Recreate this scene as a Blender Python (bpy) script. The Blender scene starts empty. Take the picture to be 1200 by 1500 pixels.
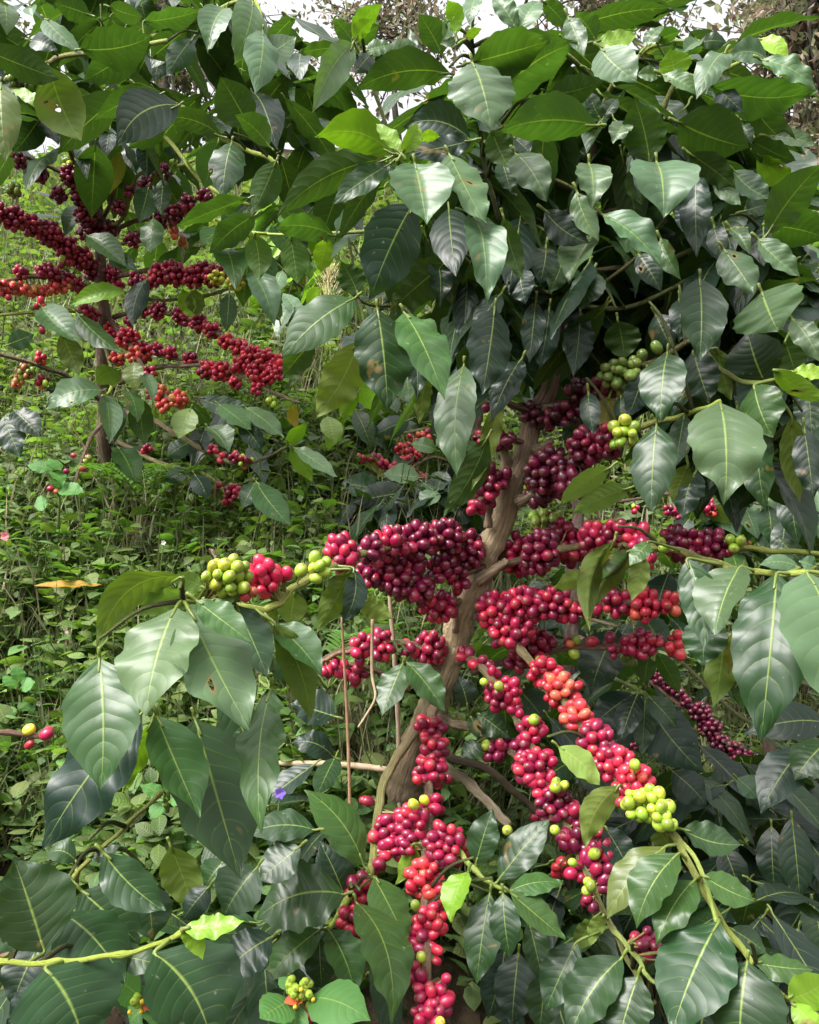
import bpy, math, random
import numpy as np
from mathutils import Vector
R = np.random.RandomState(11)
rnd = random.Random(7)
SC = bpy.context.scene
COL = SC.collection
F_PX = 1200.0
CAMZ = 1.30

# ------------------------------------------------------------------ helpers
def P(x, y, d):
    """a point on the sight line of photo pixel (x, y) at depth d; the camera is level and looks along +Y"""
    return np.array([(x - 600.0) / F_PX * d, d, CAMZ + (750.0 - y) / F_PX * d])

def unit(v):
    n = np.linalg.norm(v)
    return v / n if n > 1e-9 else np.array([0., 0., 1.])

def tag(o, label=None, cat=None, group=None, kind=None):
    if label: o['label'] = label
    if cat: o['category'] = cat
    if group: o['group'] = group
    if kind: o['kind'] = kind
    return o

def empty(name, loc):
    o = bpy.data.objects.new(name, None)
    o.empty_display_size = 0.05
    o.location = tuple(loc)
    COL.objects.link(o)
    o['_loc'] = [float(c) for c in loc]
    return o

class MB:
    """collects triangles/quads with uv and a vertex tint; builds ONE mesh object"""
    def __init__(self):
        self.v, self.q, self.t, self.uv, self.c, self.n = [], [], [], [], [], 0
    def add(self, v, quads=None, tris=None, uv=None, col=(1, 1, 1)):
        v = np.asarray(v, dtype=np.float64)
        m = len(v)
        self.v.append(v)
        if quads is not None and len(quads): self.q.append(np.asarray(quads, dtype=np.int64) + self.n)
        if tris is not None and len(tris): self.t.append(np.asarray(tris, dtype=np.int64) + self.n)
        self.uv.append(np.full((m, 2), 0.5) if uv is None else np.asarray(uv, dtype=np.float64))
        c = np.asarray(col, dtype=np.float64)
        c = np.tile(c, (m, 1)) if c.ndim == 1 else c
        self.c.append(np.concatenate([c, np.ones((m, 1))], 1) if c.shape[1] == 3 else c)
        self.n += m
    def merge(self, o):
        for a in o.q: self.q.append(a + self.n)
        for a in o.t: self.t.append(a + self.n)
        self.v += o.v; self.uv += o.uv; self.c += o.c; self.n += o.n
    def build(self, name, mat, parent=None, smooth=True, origin=None):
        v = np.concatenate(self.v) if self.v else np.zeros((0, 3))
        root = parent
        while root is not None and root.parent is not None: root = root.parent
        off = np.array(root['_loc']) if root is not None else (np.zeros(3) if origin is None else np.array(origin))
        v = v - off
        q = np.concatenate(self.q) if self.q else np.zeros((0, 4), dtype=np.int64)
        t = np.concatenate(self.t) if self.t else np.zeros((0, 3), dtype=np.int64)
        me = bpy.data.meshes.new(name)
        me.vertices.add(len(v)); me.vertices.foreach_set('co', v.astype(np.float32).ravel())
        loops = np.concatenate([q.ravel(), t.ravel()])
        me.loops.add(len(loops)); me.loops.foreach_set('vertex_index', loops.astype(np.int32))
        npoly = len(q) + len(t)
        start = np.concatenate([np.arange(len(q)) * 4, len(q) * 4 + np.arange(len(t)) * 3])
        me.polygons.add(npoly); me.polygons.foreach_set('loop_start', start.astype(np.int32))
        me.polygons.foreach_set('use_smooth', np.full(npoly, smooth, dtype=bool))
        me.update(calc_edges=True)
        uv = np.concatenate(self.uv)
        ul = me.uv_layers.new(name='UVMap'); ul.data.foreach_set('uv', uv[loops].astype(np.float32).ravel())
        c = np.concatenate(self.c)
        if c.shape[1] == 3: c = np.concatenate([c, np.ones((len(c), 1))], axis=1)
        ca = me.color_attributes.new('tint', 'FLOAT_COLOR', 'POINT'); ca.data.foreach_set('color', c.astype(np.float32).ravel())
        me.materials.append(mat)
        o = bpy.data.objects.new(name, me)
        COL.objects.link(o)
        if parent is not None: o.parent = parent
        elif origin is not None: o.location = tuple(origin)
        return o

def catmull(pts, per=6):
    pts = np.asarray(pts, dtype=float)
    if len(pts) < 3:
        ts = np.linspace(0, 1, per + 1)[:, None]
        return pts[0] * (1 - ts) + pts[-1] * ts
    ext = np.vstack([2 * pts[0] - pts[1], pts, 2 * pts[-1] - pts[-2]])
    out = []
    for i in range(1, len(ext) - 2):
        p0, p1, p2, p3 = ext[i - 1], ext[i], ext[i + 1], ext[i + 2]
        for k in range(per):
            t = k / per
            out.append(.5 * ((2 * p1) + (-p0 + p2) * t + (2 * p0 - 5 * p1 + 4 * p2 - p3) * t * t + (-p0 + 3 * p1 - 3 * p2 + p3) * t ** 3))
    out.append(pts[-1])
    return np.array(out)

def tube(mb, pts, rad, sides=8, col0=(.3, .2, .1), col1=None, rough=0.0, node=0.0, nodestep=0.05, capend=True, seed=0):
    """a tapering tube with optional swollen nodes and an uneven skin"""
    pts = np.asarray(pts, dtype=float); n = len(pts)
    rad = np.asarray(rad, dtype=float)
    if rad.ndim == 0: rad = np.full(n, float(rad))
    if len(rad) != n: rad = np.interp(np.linspace(0, 1, n), np.linspace(0, 1, len(rad)), rad)
    rs = np.random.RandomState(seed)
    tang = np.gradient(pts, axis=0); tang /= np.linalg.norm(tang, axis=1)[:, None] + 1e-12
    seg = np.r_[0, np.cumsum(np.linalg.norm(np.diff(pts, axis=0), axis=1))]
    ref = np.array([0, 0, 1.]) if abs(tang[0][2]) < .9 else np.array([1., 0, 0])
    s = unit(np.cross(tang[0], ref)); V = []
    ang = np.arange(sides) / sides * 2 * np.pi
    ridg = rs.uniform(-1, 1, sides)
    for i in range(n):
        s = unit(s - tang[i] * np.dot(s, tang[i])); b = np.cross(tang[i], s)
        r = rad[i]
        if node: r *= 1 + node * math.exp(-(((seg[i] + nodestep * .5) % nodestep - nodestep * .5) / (nodestep * .10)) ** 2)
        rr = r * (1 + rough * (0.55 * ridg + 0.6 * rs.uniform(-1, 1, sides)))
        V.append(pts[i] + np.outer(np.cos(ang) * rr, s) + np.outer(np.sin(ang) * rr, b))
    V = np.concatenate(V)
    k = np.arange(sides); k2 = (k + 1) % sides
    Q = np.concatenate([np.stack([i * sides + k, i * sides + k2, (i + 1) * sides + k2, (i + 1) * sides + k], 1) for i in range(n - 1)])
    c0 = np.array(col0); c1 = c0 if col1 is None else np.array(col1)
    f = (seg / max(seg[-1], 1e-9))[:, None]
    C = np.repeat(c0 * (1 - f) + c1 * f, sides, axis=0)
    uv = np.stack([np.tile(np.abs(2 * k / sides - 1), n), np.repeat(seg, sides)], 1)
    T = None
    if capend:
        V = np.vstack([V, pts[-1] + tang[-1] * rad[-1] * .6, pts[0] - tang[0] * rad[0] * .3]); m = n * sides
        T = np.concatenate([np.stack([(n - 1) * sides + k, (n - 1) * sides + k2, np.full(sides, m)], 1), np.stack([k2, k, np.full(sides, m + 1)], 1)])
        C = np.vstack([C, C[-1], C[0]]); uv = np.vstack([uv, uv[-1], uv[0]])
    mb.add(V, Q, T, uv, C)

# ------------------------------------------------------------------ materials
def mat(name):
    m = bpy.data.materials.new(name); m.use_nodes = True
    nt = m.node_tree; nt.nodes.clear()
    return m, nt, nt.nodes, nt.links
def N(nt, typ, **kw):
    n = nt.nodes.new(typ)
    for k, v in kw.items():
        if k == 'inp':
            for kk, vv in v.items(): n.inputs[kk].default_value = vv
        else: setattr(n, k, v)
    return n
def M(nt, op, a, b=None, c=None, clamp=False):
    n = nt.nodes.new('ShaderNodeMath'); n.operation = op; n.use_clamp = clamp
    for i, x in enumerate((a, b, c)):
        if x is None: continue
        if isinstance(x, (int, float)): n.inputs[i].default_value = x
        else: nt.links.new(x, n.inputs[i])
    return n.outputs[0]
def mixc(nt, fac, a, b, blend='MIX'):
    n = nt.nodes.new('ShaderNodeMix'); n.data_type = 'RGBA'; n.blend_type = blend
    for sock, x in ((n.inputs[0], fac), (n.inputs[6], a), (n.inputs[7], b)):
        if isinstance(x, (int, float)): sock.default_value = x
        elif isinstance(x, tuple): sock.default_value = (*x, 1)
        else: nt.links.new(x, sock)
    return n.outputs[2]
def ramp(nt, fac, stops):
    n = nt.nodes.new('ShaderNodeValToRGB'); cr = n.color_ramp
    while len(cr.elements) < len(stops): cr.elements.new(.5)
    for e, (p, c) in zip(cr.elements, stops): e.position = p; e.color = (*c, 1) if isinstance(c, tuple) else (c, c, c, 1)
    nt.links.new(fac, n.inputs[0]); return n.outputs[0]

def leaf_material(name, veins=True, trans=0.22, rough=0.37, spots=True):
    m, nt, nd, ln = mat(name)
    out = N(nt, 'ShaderNodeOutputMaterial')
    at = N(nt, 'ShaderNodeAttribute', attribute_name='tint')
    geo = N(nt, 'ShaderNodeNewGeometry')
    uv = N(nt, 'ShaderNodeUVMap', uv_map='UVMap')
    sep = N(nt, 'ShaderNodeSeparateXYZ'); ln.new(uv.outputs[0], sep.inputs[0])
    u, v = sep.outputs[0], sep.outputs[1]
    x = M(nt, 'ABSOLUTE', M(nt, 'MULTIPLY', M(nt, 'SUBTRACT', u, 0.5), 2.0))
    tc = N(nt, 'ShaderNodeTexCoord')
    nz = N(nt, 'ShaderNodeTexNoise', inp={'Scale': 22.0, 'Detail': 4.0}); ln.new(tc.outputs['Object'], nz.inputs['Vector'])
    nz2 = N(nt, 'ShaderNodeTexNoise', inp={'Scale': 160.0, 'Detail': 3.0}); ln.new(tc.outputs['Object'], nz2.inputs['Vector'])
    base = at.outputs['Color']
    var = M(nt, 'ADD', M(nt, 'MULTIPLY', nz.outputs[0], 0.9), 0.55)
    vn = N(nt, 'ShaderNodeVectorMath', operation='SCALE'); ln.new(base, vn.inputs[0]); ln.new(var, vn.inputs['Scale'])
    col = vn.outputs[0]
    height = None
    if veins:
        mid = M(nt, 'SUBTRACT', 1.0, M(nt, 'SMOOTH_MIN', M(nt, 'DIVIDE', x, M(nt, 'ADD', M(nt, 'MULTIPLY', M(nt, 'SUBTRACT', 1.0, v), 0.045), 0.018)), 1.0, 0.3), clamp=True)
        s = M(nt, 'SUBTRACT', M(nt, 'MULTIPLY', v, 9.0), M(nt, 'ADD', M(nt, 'MULTIPLY', x, 0.9), M(nt, 'MULTIPLY', M(nt, 'POWER', x, 2.6), 1.1)))
        wob = M(nt, 'MULTIPLY', M(nt, 'SUBTRACT', nz.outputs[0], 0.5), 0.9)
        s = M(nt, 'ADD', s, wob)
        tri = M(nt, 'ABSOLUTE', M(nt, 'SUBTRACT', M(nt, 'FRACT', s), 0.5))          # 0.5 on a vein, 0 between
        lat = M(nt, 'MULTIPLY', M(nt, 'SUBTRACT', tri, 0.44), 16.0, clamp=True)
        lat = M(nt, 'MULTIPLY', lat, M(nt, 'SUBTRACT', 1.0, M(nt, 'MULTIPLY', x, 0.9), clamp=True))
        pale = mixc(nt, 0.62, col, (0.34, 0.42, 0.10))
        col = mixc(nt, M(nt, 'MULTIPLY', lat, 0.30), col, pale)
        col = mixc(nt, M(nt, 'MULTIPLY', mid, 0.72), col, (0.30, 0.40, 0.09))
        cushion = M(nt, 'SINE', M(nt, 'MULTIPLY', M(nt, 'SUBTRACT', 0.5, tri), math.pi))
        height = M(nt, 'ADD', M(nt, 'MULTIPLY', cushion, M(nt, 'MULTIPLY', M(nt, 'SUBTRACT', 1.15, x), 1.0)), M(nt, 'MULTIPLY', mid, 0.7))
        height = M(nt, 'ADD', height, M(nt, 'MULTIPLY', nz.outputs[0], 2.2))
        height = M(nt, 'ADD', height, M(nt, 'MULTIPLY', nz2.outputs[0], 0.13))
    else:
        height = nz.outputs[0]
    if spots:
        vo = N(nt, 'ShaderNodeTexNoise', inp={'Scale': 34.0, 'Detail': 2.0, 'Distortion': 0.6}); ln.new(tc.outputs['Object'], vo.inputs['Vector'])
        sp = M(nt, 'MULTIPLY', M(nt, 'SUBTRACT', vo.outputs[0], 0.69), 20.0, clamp=True)
        col = mixc(nt, M(nt, 'MULTIPLY', sp, 0.75), col, (0.20, 0.13, 0.045))
        dust = M(nt, 'MULTIPLY', M(nt, 'SUBTRACT', nz2.outputs[0], 0.69), 12.0, clamp=True)
        col = mixc(nt, M(nt, 'MULTIPLY', dust, 0.35), col, (0.36, 0.37, 0.28))
    under = mixc(nt, 0.35, col, (0.085, 0.135, 0.028))
    colf = mixc(nt, geo.outputs['Backfacing'], col, under)
    height = M(nt, 'MULTIPLY', height, at.outputs['Alpha'])
    bump = N(nt, 'ShaderNodeBump', inp={'Strength': 0.27, 'Distance': 0.0020}); ln.new(height, bump.inputs['Height'])
    pr = N(nt, 'ShaderNodeBsdfPrincipled')
    ln.new(colf, pr.inputs['Base Color'])
    rg = M(nt, 'ADD', M(nt, 'MULTIPLY', nz.outputs[0], 0.22), rough - 0.09)
    rg = M(nt, 'ADD', rg, M(nt, 'MULTIPLY', geo.outputs['Backfacing'], 0.22))
    ln.new(rg, pr.inputs['Roughness'])
    ln.new(M(nt, 'SUBTRACT', 0.33, M(nt, 'MULTIPLY', geo.outputs['Backfacing'], 0.18)), pr.inputs['Specular IOR Level'])
    ln.new(bump.outputs[0], pr.inputs['Normal'])
    tr = N(nt, 'ShaderNodeBsdfTranslucent')
    hs = N(nt, 'ShaderNodeVectorMath', operation='MULTIPLY'); ln.new(mixc(nt, 0.22, col, (0.12, 0.22, 0.02)), hs.inputs[0]); hs.inputs[1].default_value = (2.0, 2.3, 0.8)
    ln.new(hs.outputs[0], tr.inputs['Color']); ln.new(bump.outputs[0], tr.inputs['Normal'])
    mx = N(nt, 'ShaderNodeMixShader', inp={0: trans}); ln.new(pr.outputs[0], mx.inputs[1]); ln.new(tr.outputs[0], mx.inputs[2])
    shader = mx.outputs[0]
    if spots:      # insect holes inside the larger brown spots
        hole = M(nt, 'GREATER_THAN', vo.outputs[0], 0.755)
        tp = N(nt, 'ShaderNodeBsdfTransparent'); mh = N(nt, 'ShaderNodeMixShader'); ln.new(hole, mh.inputs[0]); ln.new(shader, mh.inputs[1]); ln.new(tp.outputs[0], mh.inputs[2]); shader = mh.outputs[0]
        pr.inputs['Coat Weight'].default_value = 0.16; pr.inputs['Coat Roughness'].default_value = 0.20
    ln.new(shader, out.inputs[0])
    return m

def cherry_material():
    m, nt, nd, ln = mat('cherry_skin')
    out = N(nt, 'ShaderNodeOutputMaterial'); at = N(nt, 'ShaderNodeAttribute', attribute_name='tint')
    tc = N(nt, 'ShaderNodeTexCoord')
    nz = N(nt, 'ShaderNodeTexNoise', inp={'Scale': 90.0, 'Detail': 3.0}); ln.new(tc.outputs['Object'], nz.inputs['Vector'])
    nf = N(nt, 'ShaderNodeTexNoise', inp={'Scale': 900.0, 'Detail': 2.0}); ln.new(tc.outputs['Object'], nf.inputs['Vector'])
    vn = N(nt, 'ShaderNodeVectorMath', operation='SCALE'); ln.new(at.outputs['Color'], vn.inputs[0])
    ln.new(M(nt, 'ADD', M(nt, 'MULTIPLY', nz.outputs[0], 0.9), 0.55), vn.inputs['Scale'])
    fl = M(nt, 'MULTIPLY', M(nt, 'SUBTRACT', nf.outputs[0], 0.66), 9.0, clamp=True)
    col = mixc(nt, M(nt, 'MULTIPLY', fl, 0.35), vn.outputs[0], (0.45, 0.30, 0.16))
    pr = N(nt, 'ShaderNodeBsdfPrincipled', inp={'Specular IOR Level': 0.6})
    ln.new(col, pr.inputs['Base Color'])
    ln.new(M(nt, 'ADD', M(nt, 'MULTIPLY', nz.outputs[0], 0.22), 0.17), pr.inputs['Roughness'])
    pr.inputs['Subsurface Weight'].default_value = 0.0
    b = N(nt, 'ShaderNodeBump', inp={'Strength': 0.12, 'Distance': 0.001}); ln.new(nz.outputs[0], b.inputs['Height']); ln.new(b.outputs[0], pr.inputs['Normal'])
    ln.new(pr.outputs[0], out.inputs[0]); return m

def bark_material(name, strength=0.6, scale=1.0):
    m, nt, nd, ln = mat(name)
    out = N(nt, 'ShaderNodeOutputMaterial'); at = N(nt, 'ShaderNodeAttribute', attribute_name='tint')
    uv = N(nt, 'ShaderNodeUVMap', uv_map='UVMap'); tc = N(nt, 'ShaderNodeTexCoord')
    mp = N(nt, 'ShaderNodeMapping'); mp.inputs['Scale'].default_value = (6 * scale, 10 * scale, 1); ln.new(uv.outputs[0], mp.inputs[0])
    st = N(nt, 'ShaderNodeTexNoise', inp={'Scale': 2.0, 'Detail': 8.0, 'Roughness': 0.68, 'Distortion': 0.5}); ln.new(mp.outputs[0], st.inputs['Vector'])
    nz = N(nt, 'ShaderNodeTexNoise', inp={'Scale': 38.0, 'Detail': 5.0}); ln.new(tc.outputs['Object'], nz.inputs['Vector'])
    f = M(nt, 'ADD', M(nt, 'MULTIPLY', st.outputs[0], 2.3), M(nt, 'MULTIPLY', nz.outputs[0], 0.9))
    sp = N(nt, 'ShaderNodeSeparateXYZ'); ln.new(at.outputs['Color'], sp.inputs[0])
    woody = M(nt, 'SUBTRACT', 1.0, M(nt, 'MULTIPLY', M(nt, 'SUBTRACT', sp.outputs[1], sp.outputs[0]), 22.0, clamp=True))   # young green shoots are smooth
    woody = M(nt, 'ADD', M(nt, 'MULTIPLY', woody, 0.86), 0.14)
    vn = N(nt, 'ShaderNodeVectorMath', operation='SCALE'); ln.new(at.outputs['Color'], vn.inputs[0])
    ln.new(M(nt, 'ADD', 1.0, M(nt, 'MULTIPLY', M(nt, 'SUBTRACT', f, 1.58), woody)), vn.inputs['Scale'])
    lich = M(nt, 'MULTIPLY', M(nt, 'SUBTRACT', nz.outputs[0], 0.60), 7.0, clamp=True)
    col = mixc(nt, M(nt, 'MULTIPLY', M(nt, 'MULTIPLY', lich, 0.4), woody), vn.outputs[0], (0.34, 0.32, 0.24))
    pr = N(nt, 'ShaderNodeBsdfPrincipled', inp={'Roughness': 0.75, 'Specular IOR Level': 0.3}); ln.new(col, pr.inputs['Base Color'])
    b = N(nt, 'ShaderNodeBump', inp={'Strength': strength, 'Distance': 0.009}); ln.new(M(nt, 'MULTIPLY', f, woody), b.inputs['Height']); ln.new(b.outputs[0], pr.inputs['Normal'])
    ln.new(pr.outputs[0], out.inputs[0]); return m

def plain_material(name, rough=0.6, spec=0.3, trans=0.0, noise=0.6, scale=60.0):
    m, nt, nd, ln = mat(name)
    out = N(nt, 'ShaderNodeOutputMaterial'); at = N(nt, 'ShaderNodeAttribute', attribute_name='tint'); tc = N(nt, 'ShaderNodeTexCoord')
    nz = N(nt, 'ShaderNodeTexNoise', inp={'Scale': scale, 'Detail': 4.0}); ln.new(tc.outputs['Object'], nz.inputs['Vector'])
    vn = N(nt, 'ShaderNodeVectorMath', operation='SCALE'); ln.new(at.outputs['Color'], vn.inputs[0])
    ln.new(M(nt, 'ADD', M(nt, 'MULTIPLY', nz.outputs[0], noise), 1 - noise * .5), vn.inputs['Scale'])
    pr = N(nt, 'ShaderNodeBsdfPrincipled', inp={'Roughness': rough, 'Specular IOR Level': spec}); ln.new(vn.outputs[0], pr.inputs['Base Color'])
    sh = pr.outputs[0]
    if trans:
        tr = N(nt, 'ShaderNodeBsdfTranslucent'); ln.new(vn.outputs[0], tr.inputs['Color'])
        mx = N(nt, 'ShaderNodeMixShader', inp={0: trans}); ln.new(sh, mx.inputs[1]); ln.new(tr.outputs[0], mx.inputs[2]); sh = mx.outputs[0]
    ln.new(sh, out.inputs[0]); return m

def soil_material():
    m, nt, nd, ln = mat('leaf_litter_soil')
    out = N(nt, 'ShaderNodeOutputMaterial'); tc = N(nt, 'ShaderNodeTexCoord')
    a = N(nt, 'ShaderNodeTexNoise', inp={'Scale': 9.0, 'Detail': 8.0, 'Roughness': 0.7}); ln.new(tc.outputs['Object'], a.inputs['Vector'])
    b = N(nt, 'ShaderNodeTexVoronoi', inp={'Scale': 34.0, 'Randomness': 1.0}); ln.new(tc.outputs['Object'], b.inputs['Vector'])
    c = ramp(nt, a.outputs[0], [(0.3, (0.018, 0.012, 0.008)), (0.5, (0.045, 0.030, 0.018)), (0.62, (0.035, 0.05, 0.014)), (0.8, (0.09, 0.062, 0.035))])
    c = mixc(nt, M(nt, 'MULTIPLY', b.outputs['Distance'], 0.8, clamp=True), c, (0.05, 0.04, 0.024))
    pr = N(nt, 'ShaderNodeBsdfPrincipled', inp={'Roughness': 0.9, 'Specular IOR Level': 0.15}); ln.new(c, pr.inputs['Base Color'])
    bp = N(nt, 'ShaderNodeBump', inp={'Strength': 0.9, 'Distance': 0.03}); ln.new(M(nt, 'ADD', a.outputs[0], b.outputs['Distance']), bp.inputs['Height']); ln.new(bp.outputs[0], pr.inputs['Normal'])
    ln.new(pr.outputs[0], out.inputs[0]); return m

LEAF = leaf_material('coffee_leaf')
WEED = leaf_material('weed_leaf', veins=True, trans=0.35, rough=0.5, spots=False)
CHERRY = cherry_material()
BARK = bark_material('coffee_bark', 1.0, 1.0)
TREEBARK = bark_material('tree_bark', 0.6, 0.4)
PLANT = plain_material('soft_plant', 0.55, 0.35, 0.3, 0.7, 60)
DRY = plain_material('dry_stalk_fibre', 0.7, 0.25, 0.0, 0.9, 120)
GRASS = plain_material('grass_blade', 0.5, 0.35, 0.35, 0.6, 9)
FARLEAF = plain_material('far_leaf', 0.6, 0.25, 0.35, 0.7, 3)
SOIL = soil_material()

# ------------------------------------------------------------------ leaves
TINT = {'d': (.020, .048, .017), 'n': (.012, .027, .017), 'g': (.038, .088, .022), 'l': (.066, .118, .052), 'y': (.17, .30, .022),  # n: deep crown shade put into the leaf colour; l: sheen of facing blades
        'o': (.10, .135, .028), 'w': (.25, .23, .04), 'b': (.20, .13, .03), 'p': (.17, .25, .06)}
_PT = np.array([0, .04, .10, .18, .28, .38, .48, .58, .68, .78, .86, .92, .96, 1.0])
_PW = np.array([0.02, .18, .45, .70, .89, .985, 1.0, .95, .83, .62, .38, .20, .10, 0.0])

def leaf_geo(mb, b, t, width, n, tint, rs, arch=.07, bend=None, fold=.15, wave=.03, NU=8, NV=22, petiole=None, pet_r=.0013, broad=0.0, twist=0.0):
    """blade between base b and tip t; n = direction of the upper face"""
    b = np.asarray(b); t = np.asarray(t)
    L = np.linalg.norm(t - b); a = (t - b) / L
    n = unit(n - a * np.dot(n, a)); s = np.cross(a, n)
    tt = np.linspace(0, 1, NV + 1)
    hw = np.interp(tt, _PT, _PW) ** (1.0 - broad) * width * .5
    f4 = 4 * tt * (1 - tt)
    mid = b + np.outer(tt, a) * L + np.outer(f4 * arch * L, n)
    if bend is not None: mid = mid + np.outer(f4, bend)
    X = np.linspace(-1, 1, NU + 1)
    ph1, ph2 = rs.uniform(0, 6.28, 2); k1, k2 = rs.uniform(2.6, 4.4, 2)
    ph3 = rs.uniform(0, 6.28)
    V = np.zeros((NV + 1, NU + 1, 3))
    curl = rs.uniform(-.22, .10)
    for j, x in enumerate(X):
        ax = abs(x)
        ph, kk = (ph1, k1) if x < 0 else (ph2, k2)
        w = wave * L * ax ** 1.6 * np.sin(2 * np.pi * kk * tt + ph) * np.minimum(1, tt * 6) * (0.6 + .4 * np.sin(5 * tt + ph3))
        inpl = 1 + .035 * np.sin(2 * np.pi * (kk * 1.7) * tt + ph * 1.3) * ax
        ang = fold + twist * tt * (1 if x > 0 else -1)
        V[:, j] = mid + np.outer(hw * x * inpl * np.cos(ang), s) + np.outer(hw * ax * np.sin(ang) + hw * curl * ax ** 2.2 + w, n)
    i, j = np.meshgrid(np.arange(NV), np.arange(NU), indexing='ij')
    q = np.stack([i * (NU + 1) + j, i * (NU + 1) + j + 1, (i + 1) * (NU + 1) + j + 1, (i + 1) * (NU + 1) + j], -1).reshape(-1, 4)
    # winding so that the face normal is +n:  s x a = ?
    if np.dot(np.cross(s, a), n) < 0: q = q[:, ::-1]
    uv = np.stack([np.tile((X + 1) / 2, NV + 1), np.repeat(tt, NU + 1)], 1)
    mb.add(V.reshape(-1, 3), q, None, uv, (*tint, min(1.3, L / .12)))
    if petiole is not None:
        pts = np.array([petiole, (np.asarray(petiole) + b) * .5 + n * .001, b, b + a * L * .12 + n * (.12 * .88 * 4 * arch * L)])
        m2 = MB(); tube(m2, catmull(pts, 3), [pet_r * 1.1, pet_r * .9, pet_r * .7], 5, (.17, .22, .05))
        mb.merge(m2)

def leaf_px(mb, bx, by, tx, ty, w, d, kind, rs, under=False, dd=None, tilt=None, c=0.0, fold=None, arch=None, petiole=None, hi=True, wave=None, broad=0.0):
    """a leaf traced from the photograph: base and tip pixel, blade width in pixels, depth of the base"""
    Lp = math.hypot(tx - bx, ty - by)
    if dd is None:      # a blade shows its upper face when it leans away from the sky behind it, its lower face when it leans over the viewer
        fac = (ty - by) / Lp
        dd = ((-.34 if kind in 'ndo' else -.50) * max(fac, -.7) - .06 if not under else .34 * fac - .08) * Lp * d / F_PX * rs.uniform(.6, 1.25)
    b = P(bx, by, d); t = P(tx, ty, d + dd)
    a = unit(t - b); mid = (b + t) / 2; view = unit(mid - np.array([0, 0, CAMZ]))
    s = unit(np.cross(a, view)); nf = unit(np.cross(s, a))
    if np.dot(nf, view) > 0: nf = -nf
    if under: nf = -nf
    if tilt is None: tilt = rs.uniform(10, 30) if kind in 'ndo' else rs.uniform(22, 42) if not under else rs.uniform(22, 44)
    th = math.radians(tilt)
    best = None
    for sg in (1, -1):
        v = nf * math.cos(th) + np.cross(a, nf) * math.sin(th) * sg
        if best is None or v[2] > best[2]: best = v
    # leaves that hang straight down can turn either way
    if abs(a[2]) > .85: best = nf * math.cos(th * .6) + np.cross(a, nf) * math.sin(th * .6) * rs.choice([-1, 1])
    wm = w * d / F_PX / max(.84, math.cos(th)) * .97
    tint = np.array(TINT[kind]) * rs.uniform(.8, 1.22) * np.array([rs.uniform(.9, 1.12), 1, rs.uniform(.88, 1.12)])
    if fold is None: fold = rs.uniform(-.14, .34) if kind != 'l' else rs.uniform(.0, .55)
    if arch is None: arch = rs.uniform(.02, .15)
    perp = np.array([-(ty - by), 0, -(tx - bx)]) / max(Lp, 1)
    bend = None
    if c: bend = np.array([perp[0], 0, perp[2]]) * (c * d / F_PX)
    leaf_geo(mb, b, t, wm, best, tint, rs, arch, bend, fold, wave if wave is not None else rs.uniform(.018, .058), 8 if hi else 6, 24 if hi else 12, petiole, .0016 if d < 1.1 else .0018, broad)

# ------------------------------------------------------------------ cherries
PAL = {'dark': [((.095, .004, .026), 6), ((.15, .006, .036), 3), ((.055, .003, .018), 2)],
       'crim': [((.33, .009, .050), 6), ((.21, .007, .042), 4), ((.46, .020, .052), 2)],
       'wine': [((.165, .005, .038), 6), ((.105, .004, .028), 3), ((.28, .010, .046), 2)],
       'red': [((.48, .018, .046), 5), ((.38, .012, .046), 4), ((.50, .05, .04), 1.0)],
       'coral': [((.56, .034, .055), 5), ((.60, .11, .07), 2.2), ((.43, .014, .04), 3)],
       'orange': [((.56, .10, .055), 4), ((.54, .035, .045), 3), ((.60, .20, .07), 1.2)],
       'pink': [((.58, .018, .075), 5), ((.46, .012, .05), 3)],
       'green': [((.33, .42, .045), 5), ((.24, .35, .035), 3), ((.45, .46, .05), 2)],
       'dgreen': [((.14, .20, .04), 5), ((.20, .26, .05), 3)],
       'yellow': [((.62, .50, .05), 4), ((.50, .48, .05), 3)],
       'mixed': [((.34, .01, .04), 4), ((.60, .14, .06), 2), ((.34, .40, .05), 2), ((.18, .006, .03), 1)],
       'mixg': [((.24, .30, .05), 4), ((.42, .12, .06), 2), ((.30, .02, .04), 1)]}

def _cherry_template(seg, ring):
    v, c = [], []
    th = np.linspace(0, np.pi, ring + 1)
    prof_r = np.sin(th) ** .93; prof_z = np.cos(th) * 1.10
    # the small disc scar at the far end
    prof_z[0] -= .055
    ph = np.arange(seg) / seg * 2 * np.pi
    V = [np.array([[0, 0, prof_z[0]]])]
    for i in range(1, ring): V.append(np.stack([np.cos(ph) * prof_r[i], np.sin(ph) * prof_r[i], np.full(seg, prof_z[i])], 1))
    V.append(np.array([[0, 0, prof_z[-1]]])); V = np.concatenate(V)
    T, Q = [], []
    k = np.arange(seg); k2 = (k + 1) % seg
    T.append(np.stack([np.zeros(seg, int), 1 + k, 1 + k2], 1))
    for i in range(ring - 2): Q.append(np.stack([1 + i * seg + k, 1 + (i + 1) * seg + k, 1 + (i + 1) * seg + k2, 1 + i * seg + k2], 1))
    last = len(V) - 1; o = 1 + (ring - 2) * seg
    T.append(np.stack([np.full(seg, last), o + k2, o + k], 1))
    lev = np.concatenate([[0], np.repeat(np.arange(1, ring), seg), [ring]])
    return V, np.concatenate(Q), np.concatenate(T), lev / ring
CH_HI = _cherry_template(16, 11)
CH_LO = _cherry_template(9, 6)

def basis(z, rs):
    z = unit(z); r = rs.normal(size=3); x = unit(np.cross(r, z)); return np.stack([x, np.cross(z, x), z], 1)

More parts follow.
